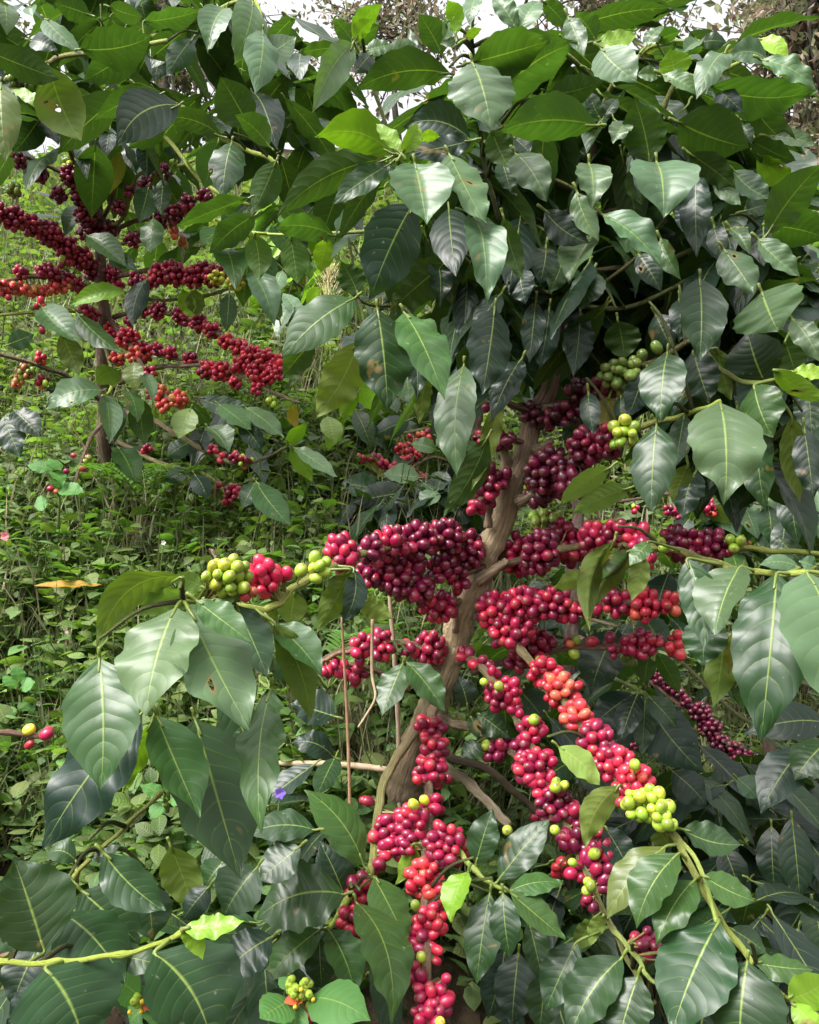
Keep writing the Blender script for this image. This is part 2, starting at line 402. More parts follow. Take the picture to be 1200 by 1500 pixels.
def add_cherry(mb, p, axis, r, col, rs, hi=True):
    V, Q, T, lev = CH_HI if hi else CH_LO
    B = basis(axis, rs)
    sc = np.array([rs.uniform(.88, 1.05), rs.uniform(.90, 1.06), rs.uniform(.98, 1.24)]) * r
    W = (V * sc) @ B.T + p
    C = np.tile(np.array(col), (len(V), 1))
    stem = np.clip((lev - .7) / .3, 0, 1)[:, None]
    tone = np.array(col); warm = tone * np.array([1.25, 1.9, 1.3]) + np.array([.03, .012, .004]); dirn = unit(rs.normal(size=3))
    bl = np.clip((V @ dirn) * .5 + .5, 0, 1)[:, None] ** 1.6 * rs.uniform(0, .75); C = C * (1 - bl) + warm * bl
    C = C * (1 - .35 * stem) + np.array([.30, .12, .05]) * .35 * stem
    scar = np.clip((.14 - lev) / .1, 0, 1)[:, None]
    C = C * (1 - scar) + np.array([.16, .10, .05]) * scar
    mb.add(W, Q, T, None, C)

def pick(pal, rs):
    cs, ws = zip(*PAL[pal]); ws = np.array(ws, float); c = np.array(cs[rs.choice(len(cs), p=ws / ws.sum())])
    return c * rs.uniform(.82, 1.18)

def cherry_cluster(mb, center, ex, ey, ez, axis_pts, pal, r, rs, fill=.60, n=None, hi=True, stalks=True):
    """packed cherries in an ellipsoid (semi-axes ex, ey, ez in x, depth, height) round the branch points axis_pts"""
    if n is None: n = max(1, int(round(fill * max(ex, r * .8) * max(ey, r * .8) * max(ez, r * .8) / r ** 3)))
    E = np.maximum(np.array([ex, ey, ez]) - r * .85, r * .12)
    p = rs.normal(size=(n, 3)); p /= np.linalg.norm(p, axis=1)[:, None]; p *= rs.uniform(0, 1, (n, 1)) ** (1 / 3.)
    p = p * E + center
    rad = r * rs.uniform(.76, 1.12, n)
    for it in range(46):
        d = p[:, None] - p[None]; L = np.linalg.norm(d, axis=2) + np.eye(n)
        ov = np.clip((rad[:, None] + rad[None]) * .985 - L, 0, None); np.fill_diagonal(ov, 0)
        p += (d / L[..., None] * (ov * .45)[..., None]).sum(1)
        q = (p - center) / E; ql = np.linalg.norm(q, axis=1); k = ql > 1
        p[k] = center + (q[k] / ql[k][:, None]) * E * (1 + (ql[k][:, None] - 1) * .75)
        ax = axis_pts[np.argmin(((p[:, None] - axis_pts[None]) ** 2).sum(2), axis=1)]
        v = p - ax; l = np.linalg.norm(v, axis=1) + 1e-9; near = l < r * 1.25
        p[near] += (v[near] / l[near][:, None]) * (r * 1.25 - l[near])[:, None] * .5
    for i in range(n):
        ax = axis_pts[np.argmin(((p[i] - axis_pts) ** 2).sum(1))]
        out = unit(p[i] - ax + rs.normal(size=3) * r * .5)
        add_cherry(mb, p[i], out, rad[i], pick(pal, rs), rs, hi)
        if stalks:
            tube(mb, [ax, (ax + p[i]) / 2 + rs.normal(size=3) * .001, p[i] - out * rad[i] * .9], [.0011, .0009, .0011], 4, (.22, .20, .06), capend=False)

# ------------------------------------------------------------------ a coffee tree with traced branches
class Coffee:
    def __init__(self, name, base, label, group, hi=True, cr=.0101):
        self.root = empty(name, base); tag(self.root, label, 'coffee tree', group)
        self.br, self.px, self.dd, self.mb = [], [], [], []
        self.leaves, self.clusters = [], []
        self.fol = MB(); self.hi = hi; self.cr = cr; self.rs = np.random.RandomState(len(label) * 7 + 3)
    def trunk(self, pts, rad, cols, sides=18, stubs=()):
        c = catmull([P(*p) for p in pts], 14)
        # slight crookedness
        k = np.linspace(0, 1, len(c)); c[:, 0] += .0025 * np.sin(k * 31) + .002 * np.sin(k * 71 + 1); c[:, 1] += .004 * np.sin(k * 43 + 2)
        mb = MB()
        n = len(c); stops = np.linspace(0, 1, len(cols))
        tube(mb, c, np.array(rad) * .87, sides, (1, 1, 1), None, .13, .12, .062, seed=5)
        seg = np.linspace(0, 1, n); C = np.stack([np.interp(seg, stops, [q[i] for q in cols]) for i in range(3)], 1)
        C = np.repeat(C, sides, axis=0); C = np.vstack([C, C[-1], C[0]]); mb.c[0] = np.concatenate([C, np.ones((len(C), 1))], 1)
        for (x0, y0, d0, x1, y1, d1, r) in stubs:
            tube(mb, catmull([P(x0, y0, d0), P((x0 + x1) / 2 + 2, (y0 + y1) / 2, (d0 + d1) / 2), P(x1, y1, d1)], 4), [r * 1.5, r, r * .8], 8, cols[len(cols) // 2], None, .12, seed=int(x0))
        self.trunk_obj = mb.build('trunk', BARK, self.root)
        self.trunk_c = c
    def branch(self, pts, r0, r1, c0=(.33, .22, .14), c1=(.31, .21, .13), node=.25, step=.045):
        c = catmull([P(*p) for p in pts], 8)
        k = np.arange(len(c)); c[1:-1, 2] += r1 * .35 * np.sin(k[1:-1] * .8); c[1:-1, 0] += r1 * .3 * np.sin(k[1:-1] * .55 + 1)
        mb = MB(); tube(mb, c, np.linspace(r0, r1, len(c)), 9, c0, c1, .07, node, step, seed=len(self.br))
        self.br.append(c); self.mb.append(mb); self.leaves.append([]); self.clusters.append([])
        w = c - np.array([0, 0, CAMZ]); self.px.append(np.stack([600 + w[:, 0] / w[:, 1] * F_PX, 750 - w[:, 2] / w[:, 1] * F_PX, w[:, 1]], 1))
        return len(self.br) - 1
    def near_px(self, x, y):
        best = None
        for i, q in enumerate(self.px):
            d2 = (q[:, 0] - x) ** 2 + (q[:, 1] - y) ** 2; k = int(np.argmin(d2))
            if best is None or d2[k] < best[0]: best = (d2[k], i, k)
        return best[1], best[2]
    def near(self, p):
        best = None
        for i, c in enumerate(self.br):
            d2 = ((c - p) ** 2).sum(1); k = int(np.argmin(d2))
            if best is None or d2[k] < best[0]: best = (d2[k], i, k)
        return best[1], best[2], math.sqrt(best[0])
    def leaf(self, bx, by, tx, ty, w, d, kind, under=False, **kw):
        b = P(bx, by, d); i, k, dist = self.near(b)
        a = unit(P(tx, ty, d) - b)
        if dist < .05: pet = self.br[i][k]
        else: pet = b - a * .009
        if dist >= .05 and dist < .075:      # a leafy twig carries it
            q = self.br[i][k]; e = b - a * .015
            tube(self.mb[i], catmull([q, (q + e) / 2 + np.array([0, 0, .008]), e], 4), [.0022, .0017, .0013], 6, (.10, .09, .04), (.17, .21, .06), .05)
        mb = MB(); leaf_px(mb, bx, by, tx, ty, w, d, kind, self.rs, under, petiole=pet, hi=self.hi, **kw)
        self.leaves[i].append((math.hypot(tx - bx, ty - by) * w, mb))
    def cluster(self, cx, cy, rx, ry, pal, dz=0.0, fill=.62, n=None):
        i, k = self.near_px(cx, cy); d = self.px[i][k, 2] + dz
        s = d / F_PX
        mb = MB(); cen = P(cx, cy, d); ex, ez = rx * s, ry * s; ey = min(ex, ez) * 1.05
        ax = self.br[i][max(0, k - 4):k + 5]
        cherry_cluster(mb, cen, ex, ey, ez, ax, pal, (15.6 + (1 - d) * 9) * .5 * d / F_PX if self.hi else self.cr, self.rs, fill, n, self.hi)
        self.clusters[i].append((rx * ry, mb, pal))
    def row(self, pts, r, pal, step=None, fill=.62, dz=0.0):
        """clusters along a pixel polyline; r and pal may change along it"""
        pts = np.array(pts, float); seg = np.r_[0, np.cumsum(np.hypot(*np.diff(pts[:, :2], axis=0).T))]
        step = step or r * 1.35; n = max(1, int(seg[-1] / step))
        for s in np.linspace(0, seg[-1], n + 1):
            x = np.interp(s, seg, pts[:, 0]); y = np.interp(s, seg, pts[:, 1])
            self.cluster(x + self.rs.uniform(-2, 2), y + self.rs.uniform(-2, 2), r * self.rs.uniform(.9, 1.12), r * self.rs.uniform(.88, 1.08), pal, dz, fill)
    def fill_leaves(self, n, cx, cy, rx, ry, d0, d1, kinds='ddng', size=(.095, .15), avoid=(), droop=.95):
        rs = self.rs; k = 0; tries = 0
        while k < n and tries < n * 8:
            tries += 1
            q = rs.normal(size=2); q = q / np.linalg.norm(q) * math.sqrt(rs.uniform()); x, y = cx + q[0] * rx, cy + q[1] * ry
            if any((x - ax) ** 2 + (y - ay) ** 2 < ar * ar for ax, ay, ar in avoid): continue
            d = rs.uniform(d0, d1); b = P(x, y, d); L = rs.uniform(*size)
            az = rs.uniform(0, 2 * np.pi); a = unit(np.array([math.cos(az), math.sin(az), -droop + rs.uniform(-.5, .6)]))
            t = b + a * L
            if t[1] < .42: continue
            n0 = unit(np.array([a[0] * .5 + rs.normal() * .25, a[1] * .5 + rs.normal() * .25, 1.0]))
            kd = kinds[rs.randint(len(kinds))]
            tint = np.array(TINT[kd]) * rs.uniform(.75, 1.25)
            leaf_geo(self.fol, b, t, L * rs.uniform(.36, .47), n0, tint, rs, rs.uniform(.02, .14), None, rs.uniform(-.1, .35), rs.uniform(.012, .035), 6, 12, b - a * .011)
            k += 1
    def finish(self, max_leaf=100, labels=None):
        allv = sorted([(a, i, j) for i, L in enumerate(self.leaves) for j, (a, m) in enumerate(L)], reverse=True)
        keep = {(i, j) for a, i, j in allv[:max_leaf]}
        cl = sorted([(c[0], i, j) for i, L in enumerate(self.clusters) for j, c in enumerate(L)], reverse=True)
        keepc = {(i, j) for a, i, j in cl[:100]}; rest = MB()
        for i, mb in enumerate(self.mb):
            o = mb.build('branch', BARK, self.root)
            for j, (a, m) in enumerate(self.leaves[i]):
                if (i, j) in keep: m.build('leaf', LEAF, o)
                else: self.fol.merge(m)
            for j, (a, m, pal) in enumerate(self.clusters[i]):
                if (i, j) not in keepc: rest.merge(m); continue
                c = m.build('cherry_cluster', CHERRY, o)
                if pal in ('green', 'dgreen'): c['label'] = 'unripe green cherries'
                elif pal == 'yellow': c['label'] = 'unripe yellow cherries'
                elif pal == 'orange': c['label'] = 'half ripe orange red cherries'
        if rest.n: rest.build('cherries', CHERRY, self.root)['kind'] = 'stuff'
        if self.fol.n:
            f = self.fol.build('foliage', LEAF, self.root); f['kind'] = 'stuff'
# ------------------------------------------------------------------ the central coffee tree
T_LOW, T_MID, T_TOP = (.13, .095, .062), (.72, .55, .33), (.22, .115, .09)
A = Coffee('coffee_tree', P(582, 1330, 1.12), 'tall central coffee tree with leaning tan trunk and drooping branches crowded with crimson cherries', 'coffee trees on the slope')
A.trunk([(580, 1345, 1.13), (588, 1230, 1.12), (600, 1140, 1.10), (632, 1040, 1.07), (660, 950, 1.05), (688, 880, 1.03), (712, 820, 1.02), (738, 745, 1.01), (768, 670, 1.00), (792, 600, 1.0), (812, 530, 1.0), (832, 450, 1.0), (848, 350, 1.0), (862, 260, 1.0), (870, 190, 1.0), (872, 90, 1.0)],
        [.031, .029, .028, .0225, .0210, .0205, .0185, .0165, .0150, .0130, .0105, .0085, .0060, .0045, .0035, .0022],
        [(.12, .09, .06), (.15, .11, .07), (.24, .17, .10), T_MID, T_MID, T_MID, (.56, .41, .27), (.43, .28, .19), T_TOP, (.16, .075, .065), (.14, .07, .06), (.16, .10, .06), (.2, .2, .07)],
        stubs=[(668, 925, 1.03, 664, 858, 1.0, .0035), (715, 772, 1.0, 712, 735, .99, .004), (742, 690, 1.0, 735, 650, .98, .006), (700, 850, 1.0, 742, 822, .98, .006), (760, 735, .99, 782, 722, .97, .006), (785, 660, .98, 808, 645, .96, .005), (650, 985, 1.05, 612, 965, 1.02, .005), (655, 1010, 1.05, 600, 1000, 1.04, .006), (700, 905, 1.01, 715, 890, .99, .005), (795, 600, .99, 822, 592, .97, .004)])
G = (.34, .42, .075)
br = A.branch
br([(703, 800, 1.01), (650, 792, .97), (585, 800, .92), (530, 812, .87), (470, 838, .80), (430, 862, .74), (402, 888, .70), (372, 893, .68), (320, 880, .66), (268, 880, .64)], .0050, .0024, (.28, .16, .11), G)
br([(708, 830, 1.01), (660, 845, .98), (600, 845, .95), (545, 835, .93)], .0045, .0030, (.28, .16, .11), (.3, .2, .12))
br([(690, 870, 1.03), (660, 885, 1.0), (632, 895, .98)], .004, .003)
br([(650, 965, 1.04), (605, 945, 1.02), (545, 945, 1.0), (500, 955, .99), (470, 968, .98)], .0048, .0036, (.32, .2, .13))
br([(598, 1010, 1.05), (560, 988, 1.03), (530, 975, 1.02), (505, 972, 1.01)], .004, .0026, (.32, .2, .13))
b4 = br([(645, 1010, 1.05), (633, 1050, 1.0), (629, 1110, .95), (628, 1190, .90), (625, 1260, .86), (624, 1330, .82), (624, 1400, .78), (632, 1510, .72)], .0062, .0042, (.32, .22, .14), (.33, .21, .13))
br([(612, 1065, 1.06), (585, 1105, 1.03), (565, 1140, .99), (553, 1190, .94), (548, 1250, .90), (535, 1290, .87), (515, 1310, .85), (490, 1350, .84), (478, 1362, .83)], .0065, .0024, (.36, .26, .16), G)
br([(630, 1105, 1.05), (670, 1135, 1.0), (710, 1170, .96), (745, 1208, .93)], .0062, .0048, (.34, .26, .17), (.33, .26, .17))
br([(640, 1050, 1.05), (673, 1062, 1.02), (720, 1080, .99), (765, 1112, .96)], .0055, .0042, (.33, .25, .16))
br([(620, 1105, 1.07), (700, 1120, 1.09), (760, 1165, 1.1), (800, 1200, 1.12)], .0055, .0040, (.2, .15, .11))
b5 = br([(672, 968, 1.02), (690, 966, 1.0), (715, 988, .97), (748, 1040, .94), (780, 1095, .91), (805, 1160, .88), (835, 1220, .86), (862, 1285, .83), (885, 1335, .81), (905, 1375, .79), (930, 1425, .77), (960, 1470, .75)], .0056, .0020, (.38, .27, .17), (.27, .30, .08))
b6 = br([(700, 890, 1.01), (730, 915, .98), (765, 955, .95), (815, 1012, .91), (855, 1072, .87), (900, 1135, .83), (945, 1185, .79), (985, 1222, .76), (1010, 1265, .74), (1045, 1330, .72), (1085, 1388, .70), (1125, 1440, .68), (1165, 1470, .67), (1230, 1500, .65)], .0054, .0020, (.36, .25, .16), (.36, .45, .075))
b7 = br([(728, 832, 1.0), (790, 812, .97), (860, 798, .93), (930, 798, .88), (985, 805, .83), (1040, 822, .78), (1100, 838, .73), (1180, 840, .67), (1240, 845, .63)], .0050, .0022, (.28, .16, .11), G)
br([(725, 815, 1.03), (850, 800, 1.0), (960, 798, .98), (1085, 803, .96), (1150, 808, .94), (1240, 812, .92)], .0050, .0026, (.26, .16, .11), G)
b8 = br([(700, 895, 1.0), (760, 885, .98), (830, 884, .96), (910, 884, .94), (985, 882, .92)], .0048, .0040, (.3, .17, .11), (.34, .2, .14))
b9 = br([(690, 985, 1.05), (760, 962, 1.03), (830, 950, 1.0), (900, 946, .98), (1000, 940, .96)], .0045, .0032, (.32, .2, .14), (.34, .2, .14))
b10 = br([(770, 705, .99), (800, 690, .96), (850, 660, .92), (905, 636, .88), (955, 620, .85), (1010, 606, .81), (1055, 588, .78)], .0048, .0022, (.2, .1, .08), G)
b11 = br([(790, 625, .99), (830, 600, .96), (870, 570, .94), (915, 545, .91), (970, 525, .88), (1015, 500, .86), (1060, 545, .83), (1110, 562, .80), (1160, 545, .77)], .0045, .0020, (.17, .08, .07), (.24, .3, .07))
br([(752, 720, 1.0), (728, 705, .98), (700, 735, .96)], .0045, .0030, (.2, .1, .08))
br([(775, 655, 1.0), (745, 640, .98), (732, 645, .97)], .0040, .0030, (.2, .1, .08))
br([(788, 610, 1.0), (745, 590, .97), (712, 588, .96)], .0040, .0030, (.2, .1, .08))
# leafy upper branches
br([(862, 300, 1.0), (800, 320, .96), (745, 335, .93), (722, 290, .91), (705, 205, .90), (697, 110, .89), (690, 55, .88)], .0034, .0020, (.085, .07, .04), (.15, .18, .05))
br([(845, 380, 1.0), (740, 400, .98), (650, 345, .95), (605, 260, .92), (580, 228, .90), (548, 130, .90), (518, 62, .90)], .0034, .0018, (.085, .06, .04), (.15, .18, .05))
br([(858, 290, 1.0), (790, 250, .95), (752, 222, .92), (735, 180, .9)], .0036, .0020, (.15, .12, .06), G)
br([(870, 200, 1.0), (900, 120, .95), (945, 75, .93), (985, 60, .92)], .0036, .0020, (.15, .12, .06), G)
br([(868, 230, 1.0), (930, 240, .95), (965, 180, .92), (992, 118, .90), (1045, 110, .9), (1110, 75, .9)], .0036, .0020, (.15, .12, .06), G)
br([(858, 320, 1.0), (960, 290, .96), (1040, 245, .94), (1100, 203, .92), (1140, 200, .92)], .0036, .0020, (.15, .12, .06), G)
br([(850, 400, 1.0), (980, 380, .96), (1060, 340, .93), (1130, 335, .90), (1190, 330, .88)], .0032, .0016, (.15, .12, .06), G)
br([(838, 450, 1.0), (930, 448, .98), (1045, 395, .94), (1110, 425, .91), (1165, 470, .89)], .0032, .0016, (.13, .14, .05), (.2, .25, .06))
br([(842, 440, 1.0), (740, 420, .97), (640, 425, .94), (560, 448, .91), (522, 437, .89)], .0032, .0016, (.085, .06, .04), (.15, .18, .05))
br([(848, 370, 1.0), (800, 330, .95), (760, 310, .93)], .0030, .0018, (.085, .06, .04), (.15, .18, .05))
br([(872, 120, 1.0), (820, 70, .96), (760, 40, .94)], .0030, .0018, (.14, .14, .06), G)
br([(835, 470, .99), (780, 440, .95), (730, 430, .93)], .0030, .0018, (.13, .08, .06), (.2, .2, .06))
br([(835, 460, .99), (880, 420, .95), (940, 370, .92)], .0030, .0018, (.13, .08, .06), (.2, .2, .06))
br([(600, 330, .97), (520, 340, .97), (430, 345, .98), (370, 340, 1.0)], .0028, .0016, (.2, .22, .06), G)

# ---- traced leaves: base, tip, width (px), depth, kind
U = True
for (bx, by, tx, ty, w, d, k, und, c) in [
    # top of the crown
    (517, 58, 560, 6, 30, .86, 'y', U, 0), (519, 62, 548, 28, 24, .84, 'y', U, 0), (518, 64, 488, 26, 26, .90, 'g', U, 0), (522, 66, 556, 36, 26, .92, 'g', U, 0),
    (517, 64, 457, 166, 44, .84, 'l', 0, 12), (500, 70, 436, 78, 22, .88, 'g', U, 0), (535, 75, 575, 66, 24, .90, 'g', 0, 0), (545, 80, 520, 110, 30, .88, 'n', 0, 0),
    (575, 225, 462, 200, 64, .80, 'y', U, 10), (586, 224, 551, 181, 25, .77, 'y', 0, 0), (588, 225, 613, 181, 25, .77, 'y', 0, 0), (615, 205, 645, 200, 20, .80, 'y', U, 0),
    (608, 240, 625, 330, 98, .76, 'l', 0, 0), (658, 226, 712, 331, 54, .78, 'l', 0, 6), (692, 92, 720, 190, 84, .76, 'l', 0, 0),
    (722, 152, 846, 62, 88, .86, 'g', U, -8), (690, 92, 808, 58, 66, .83, 'g', U, 8), (660, 108, 521, 132, 58, .86, 'd', U, 8), (648, 80, 614, 20, 44, .85, 'g', U, 0),
    (672, 42, 655, 0, 30, .86, 'y', U, 0), (698, -2, 688, 38, 24, .84, 'l', 0, 0), (668, 50, 666, 22, 18, .83, 'y', U, 0), (682, 58, 706, 42, 14, .82, 'y', U, 0), (668, 60, 645, 65, 18, .84, 'l', 0, 0), (656, 30, 648, 62, 22, .84, 'l', 0, 0),
    (757, 45, 722, -4, 32, .85, 'l', 0, 0), (762, 46, 790, 2, 36, .85, 'l', 0, 0), (560, 88, 620, 70, 34, .90, 'l', 0, 0), (610, 90, 600, 40, 16, .90, 'd', 0, 0), (545, 100, 580, 92, 32, .91, 'n', 0, 0),
    (690, 205, 590, 186, 58, .84, 'n', 0, 14), (692, 206, 595, 226, 38, .82, 'n', 0, -4), (875, 184, 732, 193, 70, .80, 'g', U, 8), (755, 225, 801, 296, 54, .79, 'l', 0, 0),
    (720, 190, 746, 246, 42, .82, 'd', U, 0), (735, 235, 749, 284, 32, .85, 'd', 0, 0), (752, 200, 778, 225, 30, .86, 'n', 0, 0), (695, 318, 712, 448, 58, .78, 'l', 0, 0), (738, 318, 766, 410, 36, .80, 'g', U, 0),
    (606, 298, 541, 441, 80, .80, 'n', 0, 8), (570, 232, 406, 318, 58, .84, 'd', U, 14), (572, 240, 486, 300, 40, .82, 'd', 0, 0), (560, 255, 496, 352, 32, .85, 'd', U, 0), (490, 345, 398, 334, 40, .88, 'g', U, 6),
    (425, 345, 436, 416, 42, .95, 'g', U, 0), (372, 342, 380, 410, 38, .97, 'g', U, 0), (455, 335, 405, 300, 30, .98, 'd', U, 0), (480, 348, 470, 400, 30, .95, 'y', U, 0),
    (795, 2, 832, 42, 32, .88, 'g', U, 0), (832, 25, 856, 84, 30, .84, 'l', 0, 0), (873, 60, 842, 18, 36, .90, 'g', U, 0), (805, 138, 884, 118, 44, .84, 'd', U, 8), (872, 62, 934, 50, 26, .84, 'y', 0, 6),
    (880, 72, 933, 121, 58, .82, 'l', 0, 6), (945, 70, 972, 38, 24, .88, 'l', 0, 0), (962, 62, 998, 46, 26, .88, 'g', U, 0), (990, 118, 980, 72, 44, .82, 'y', U, 0), (1062, 78, 1020, 146, 42, .80, 'l', 0, 0), (970, 110, 1025, 141, 26, .80, 'l', 0, 0), (965, 112, 932, 110, 24, .83, 'l', 0, 0),
    (1025, 60, 1000, 78, 24, .90, 'l', 0, 0), (1025, 62, 1065, 62, 24, .90, 'd', 0, 0), (1040, 125, 1198, 132, 60, .82, 'g', U, 26), (1115, 88, 1196, 132, 32, .80, 'l', 0, 0), (1125, 88, 1062, 86, 38, .82, 'l', 0, 8), (1110, 58, 1156, 90, 26, .86, 'y', 0, 0),
    (992, 178, 1098, 216, 82, .80, 'd', U, 8), (1045, 126, 1089, 166, 30, .83, 'n', 0, 0), (1092, 128, 1180, 226, 44, .84, 'd', U, 16), (1090, 152, 1117, 172, 22, .86, 'l', 0, 0), (1085, 180, 1101, 212, 22, .82, 'd', 0, 0),
    (1100, 205, 1166, 236, 36, .84, 'd', U, 6), (1110, 226, 1170, 270, 36, .85, 'y', U, 8), (1125, 200, 1198, 214, 24, .86, 'l', 0, 0), (952, 236, 930, 146, 64, .82, 'd', U, 0), (962, 238, 972, 321, 94, .77, 'l', 0, 0), (918, 178, 898, 211, 34, .82, 'l', 0, 0),
    (880, 176, 862, 134, 24, .85, 'd', 0, 0), (882, 176, 905, 144, 24, .85, 'd', 0, 0), (863, 240, 868, 307, 52, .79, 'l', 0, 0), (845, 280, 878, 353, 32, .80, 'l', 0, 6), (798, 308, 864, 356, 46, .80, 'n', 0, 8), (882, 314, 969, 389, 52, .77, 'l', 0, 0), (968, 350, 998, 410, 30, .80, 'l', 0, 0),
    (1020, 256, 1021, 378, 46, .79, 'n', 0, 0), (1010, 225, 1079, 277, 42, .81, 'd', U, 0), (1045, 264, 1086, 302, 24, .83, 'l', 0, 0), (1075, 250, 1131, 292, 40, .84, 'l', 0, 8), (1125, 342, 1206, 238, 58, .80, 'g', U, 0), (1130, 332, 1212, 350, 62, .82, 'g', U, 0), (1090, 310, 1126, 300, 30, .86, 'd', 0, 0),
    (1110, 350, 1172, 406, 38, .80, 'l', 0, 6), (1070, 335, 1099, 374, 26, .83, 'l', 0, 0), (1046, 330, 1060, 380, 30, .85, 'n', 0, 0), (930, 240, 940, 300, 40, .9, 'd', U, 0), (1010, 300, 1000, 340, 34, .88, 'n', 0, 0),
    # the hanging skirt of leaves
    (520, 437, 412, 526, 64, .80, 'g', 0, 0), (460, 500, 414, 554, 40, .84, 'd', U, 0), (553, 452, 568, 602, 78, .79, 'd', 0, 0), (592, 458, 652, 586, 64, .78, 'g', 0, 6), (525, 500, 462, 612, 64, .86, 'o', U, -10), (680, 535, 670, 700, 56, .82, 'l', 0, 0),
    (725, 450, 706, 579, 62, .83, 'n', 0, 0), (765, 525, 720, 616, 42, .86, 'n', 0, 0), (735, 430, 690, 506, 34, .87, 'n', 0, 0), (660, 380, 570, 456, 62, .88, 'd', U, 0), (525, 432, 500, 384, 42, .88, 'd', U, 0), (735, 575, 690, 720, 30, .87, 'o', U, 0), (715, 640, 650, 756, 46, .88, 'd', U, -8),
    (785, 440, 775, 532, 36, .88, 'n', 0, 0), (805, 450, 790, 542, 42, .89, 'n', 0, 0), (640, 380, 645, 452, 36, .90, 'n', 0, 0), (685, 410, 680, 512, 38, .90, 'n', 0, 0), (610, 490, 612, 586, 36, .88, 'n', 0, 0), (630, 540, 614, 622, 24, .90, 'o', U, 0),
    (1025, 408, 1025, 530, 64, .80, 'd', 0, 0), (1060, 365, 1105, 430, 50, .81, 'l', 0, 0), (1116, 428, 1140, 486, 100, .78, 'l', 0, 0), (978, 517, 968, 618, 62, .80, 'd', 0, 0), (1015, 514, 1040, 592, 52, .82, 'n', 0, 0), (1050, 510, 1071, 586, 38, .85, 'o', U, 0), (1120, 560, 1095, 486, 80, .84, 'n', 0, 0),
    (1133, 542, 1216, 592, 32, .74, 'y', U, 10), (1160, 545, 1216, 550, 24, .76, 'y', 0, 0), (1105, 564, 1132, 641, 60, .77, 'g', 0, 0), (1055, 590, 1062, 737, 102, .74, 'l', 0, 0), (962, 622, 954, 751, 64, .78, 'd', 0, 0), (1003, 607, 990, 684, 36, .81, 'd', 0, 0),
    (1110, 620, 1122, 750, 48, .79, 'd', 0, 0), (1160, 610, 1172, 736, 38, .80, 'o', U, 0), (1178, 625, 1192, 732, 42, .81, 'n', 0, 0), (895, 684, 819, 738, 35, .83, 'p', U, 0), (925, 714, 838, 753, 38, .84, 'p', U, 0), (1008, 680, 985, 738, 32, .83, 'o', U, 0), (1020, 690, 1000, 762, 42, .85, 'n', 0, 0),
    (862, 574, 870, 637, 30, .87, 'n', 0, 0), (945, 545, 920, 612, 38, .88, 'n', 0, 0), (893, 580, 882, 630, 32, .89, 'b', U, 0), (910, 580, 912, 622, 22, .88, 'n', 0, 0), (850, 454, 840, 552, 44, .90, 'n', 0, 0), (905, 470, 915, 528, 52, .92, 'd', U, 0), (960, 460, 985, 512, 42, .90, 'n', 0, 0), (995, 438, 995, 502, 32, .89, 'n', 0, 0),
    (870, 398, 852, 454, 46, .87, 'd', 0, 0), (868, 345, 832, 413, 58, .82, 'l', 0, 0), (935, 372, 969, 427, 36, .83, 'n', 0, 0), (822, 388, 803, 431, 30, .86, 'd', 0, 0), (1160, 468, 1202, 532, 36, .82, 'l', 0, 0), (760, 395, 770, 445, 40, .88, 'n', 0, 0), (800, 360, 790, 420, 40, .88, 'n', 0, 0),
    (1150, 500, 1165, 545, 50, .88, 'd', U, 0), (1185, 560, 1190, 640, 44, .84, 'd', 0, 0), (1080, 600, 1090, 690, 40, .86, 'd', U, 0),
    # leaves of the left branch, close to the lens
    (268, 845, 141, 958, 56, .62, 'o', U, 28), (258, 890, 213, 1049, 108, .60, 'l', 0, 0), (276, 892, 366, 1070, 102, .60, 'l', 0, 8), (288, 880, 368, 941, 46, .58, 'g', 0, 4), (345, 885, 392, 992, 62, .65, 'd', 0, 0), (285, 872, 200, 902, 42, .64, 'p', U, 8),
    (146, 965, 148, 1158, 100, .62, 'g', 0, -8), (230, 1050, 293, 1198, 78, .62, 'g', 0, 6), (208, 1045, 62, 1245, 96, .68, 'n', 0, -6), (285, 1052, 352, 1286, 122, .66, 'd', 0, 6), (398, 1010, 382, 1222, 62, .64, 'g', 0, -4), (222, 1060, 180, 1162, 32, .69, 'y', U, 0), (330, 1010, 395, 1180, 70, .70, 'd', 0, 0),
    (402, 912, 456, 1056, 50, .66, 'o', U, -12), (400, 915, 472, 990, 52, .68, 'g', 0, 0), (395, 955, 446, 1012, 52, .70, 'g', 0, 0), (514, 834, 464, 926, 42, .80, 'o', U, -6), (518, 832, 500, 915, 34, .82, 'n', 0, -8), (522, 876, 576, 907, 34, .83, 'p', U, 4), (432, 868, 425, 917, 44, .76, 'o', U, 0), (400, 890, 380, 930, 30, .72, 'o', U, 0), (300, 862, 250, 845, 30, .64, 'p', U, 0), (310, 880, 355, 868, 26, .64, 'p', 0, 0),
    (590, 972, 560, 1048, 44, .95, 'g', 0, 0), (596, 970, 652, 1043, 46, .95, 'g', 0, 0), (685, 1035, 671, 990, 32, .98, 'n', 0, 0), (700, 1045, 746, 1080, 38, .98, 'd', 0, 0), (690, 1050, 700, 1082, 22, .97, 'd', 0, 0), (702, 1085, 676, 1111, 28, .97, 'd', 0, 0),
    # the right side
     (952, 793, 922, 829, 26, .80, 'g', 0, 0), (872, 848, 811, 862, 32, .86, 'p', U, 0), (945, 815, 925, 880, 30, .84, 'p', U, 0), (1007, 818, 1033, 952, 54, .74, 'd', 0, -8), (1085, 830, 1047, 932, 78, .72, 'l', 0, 0),
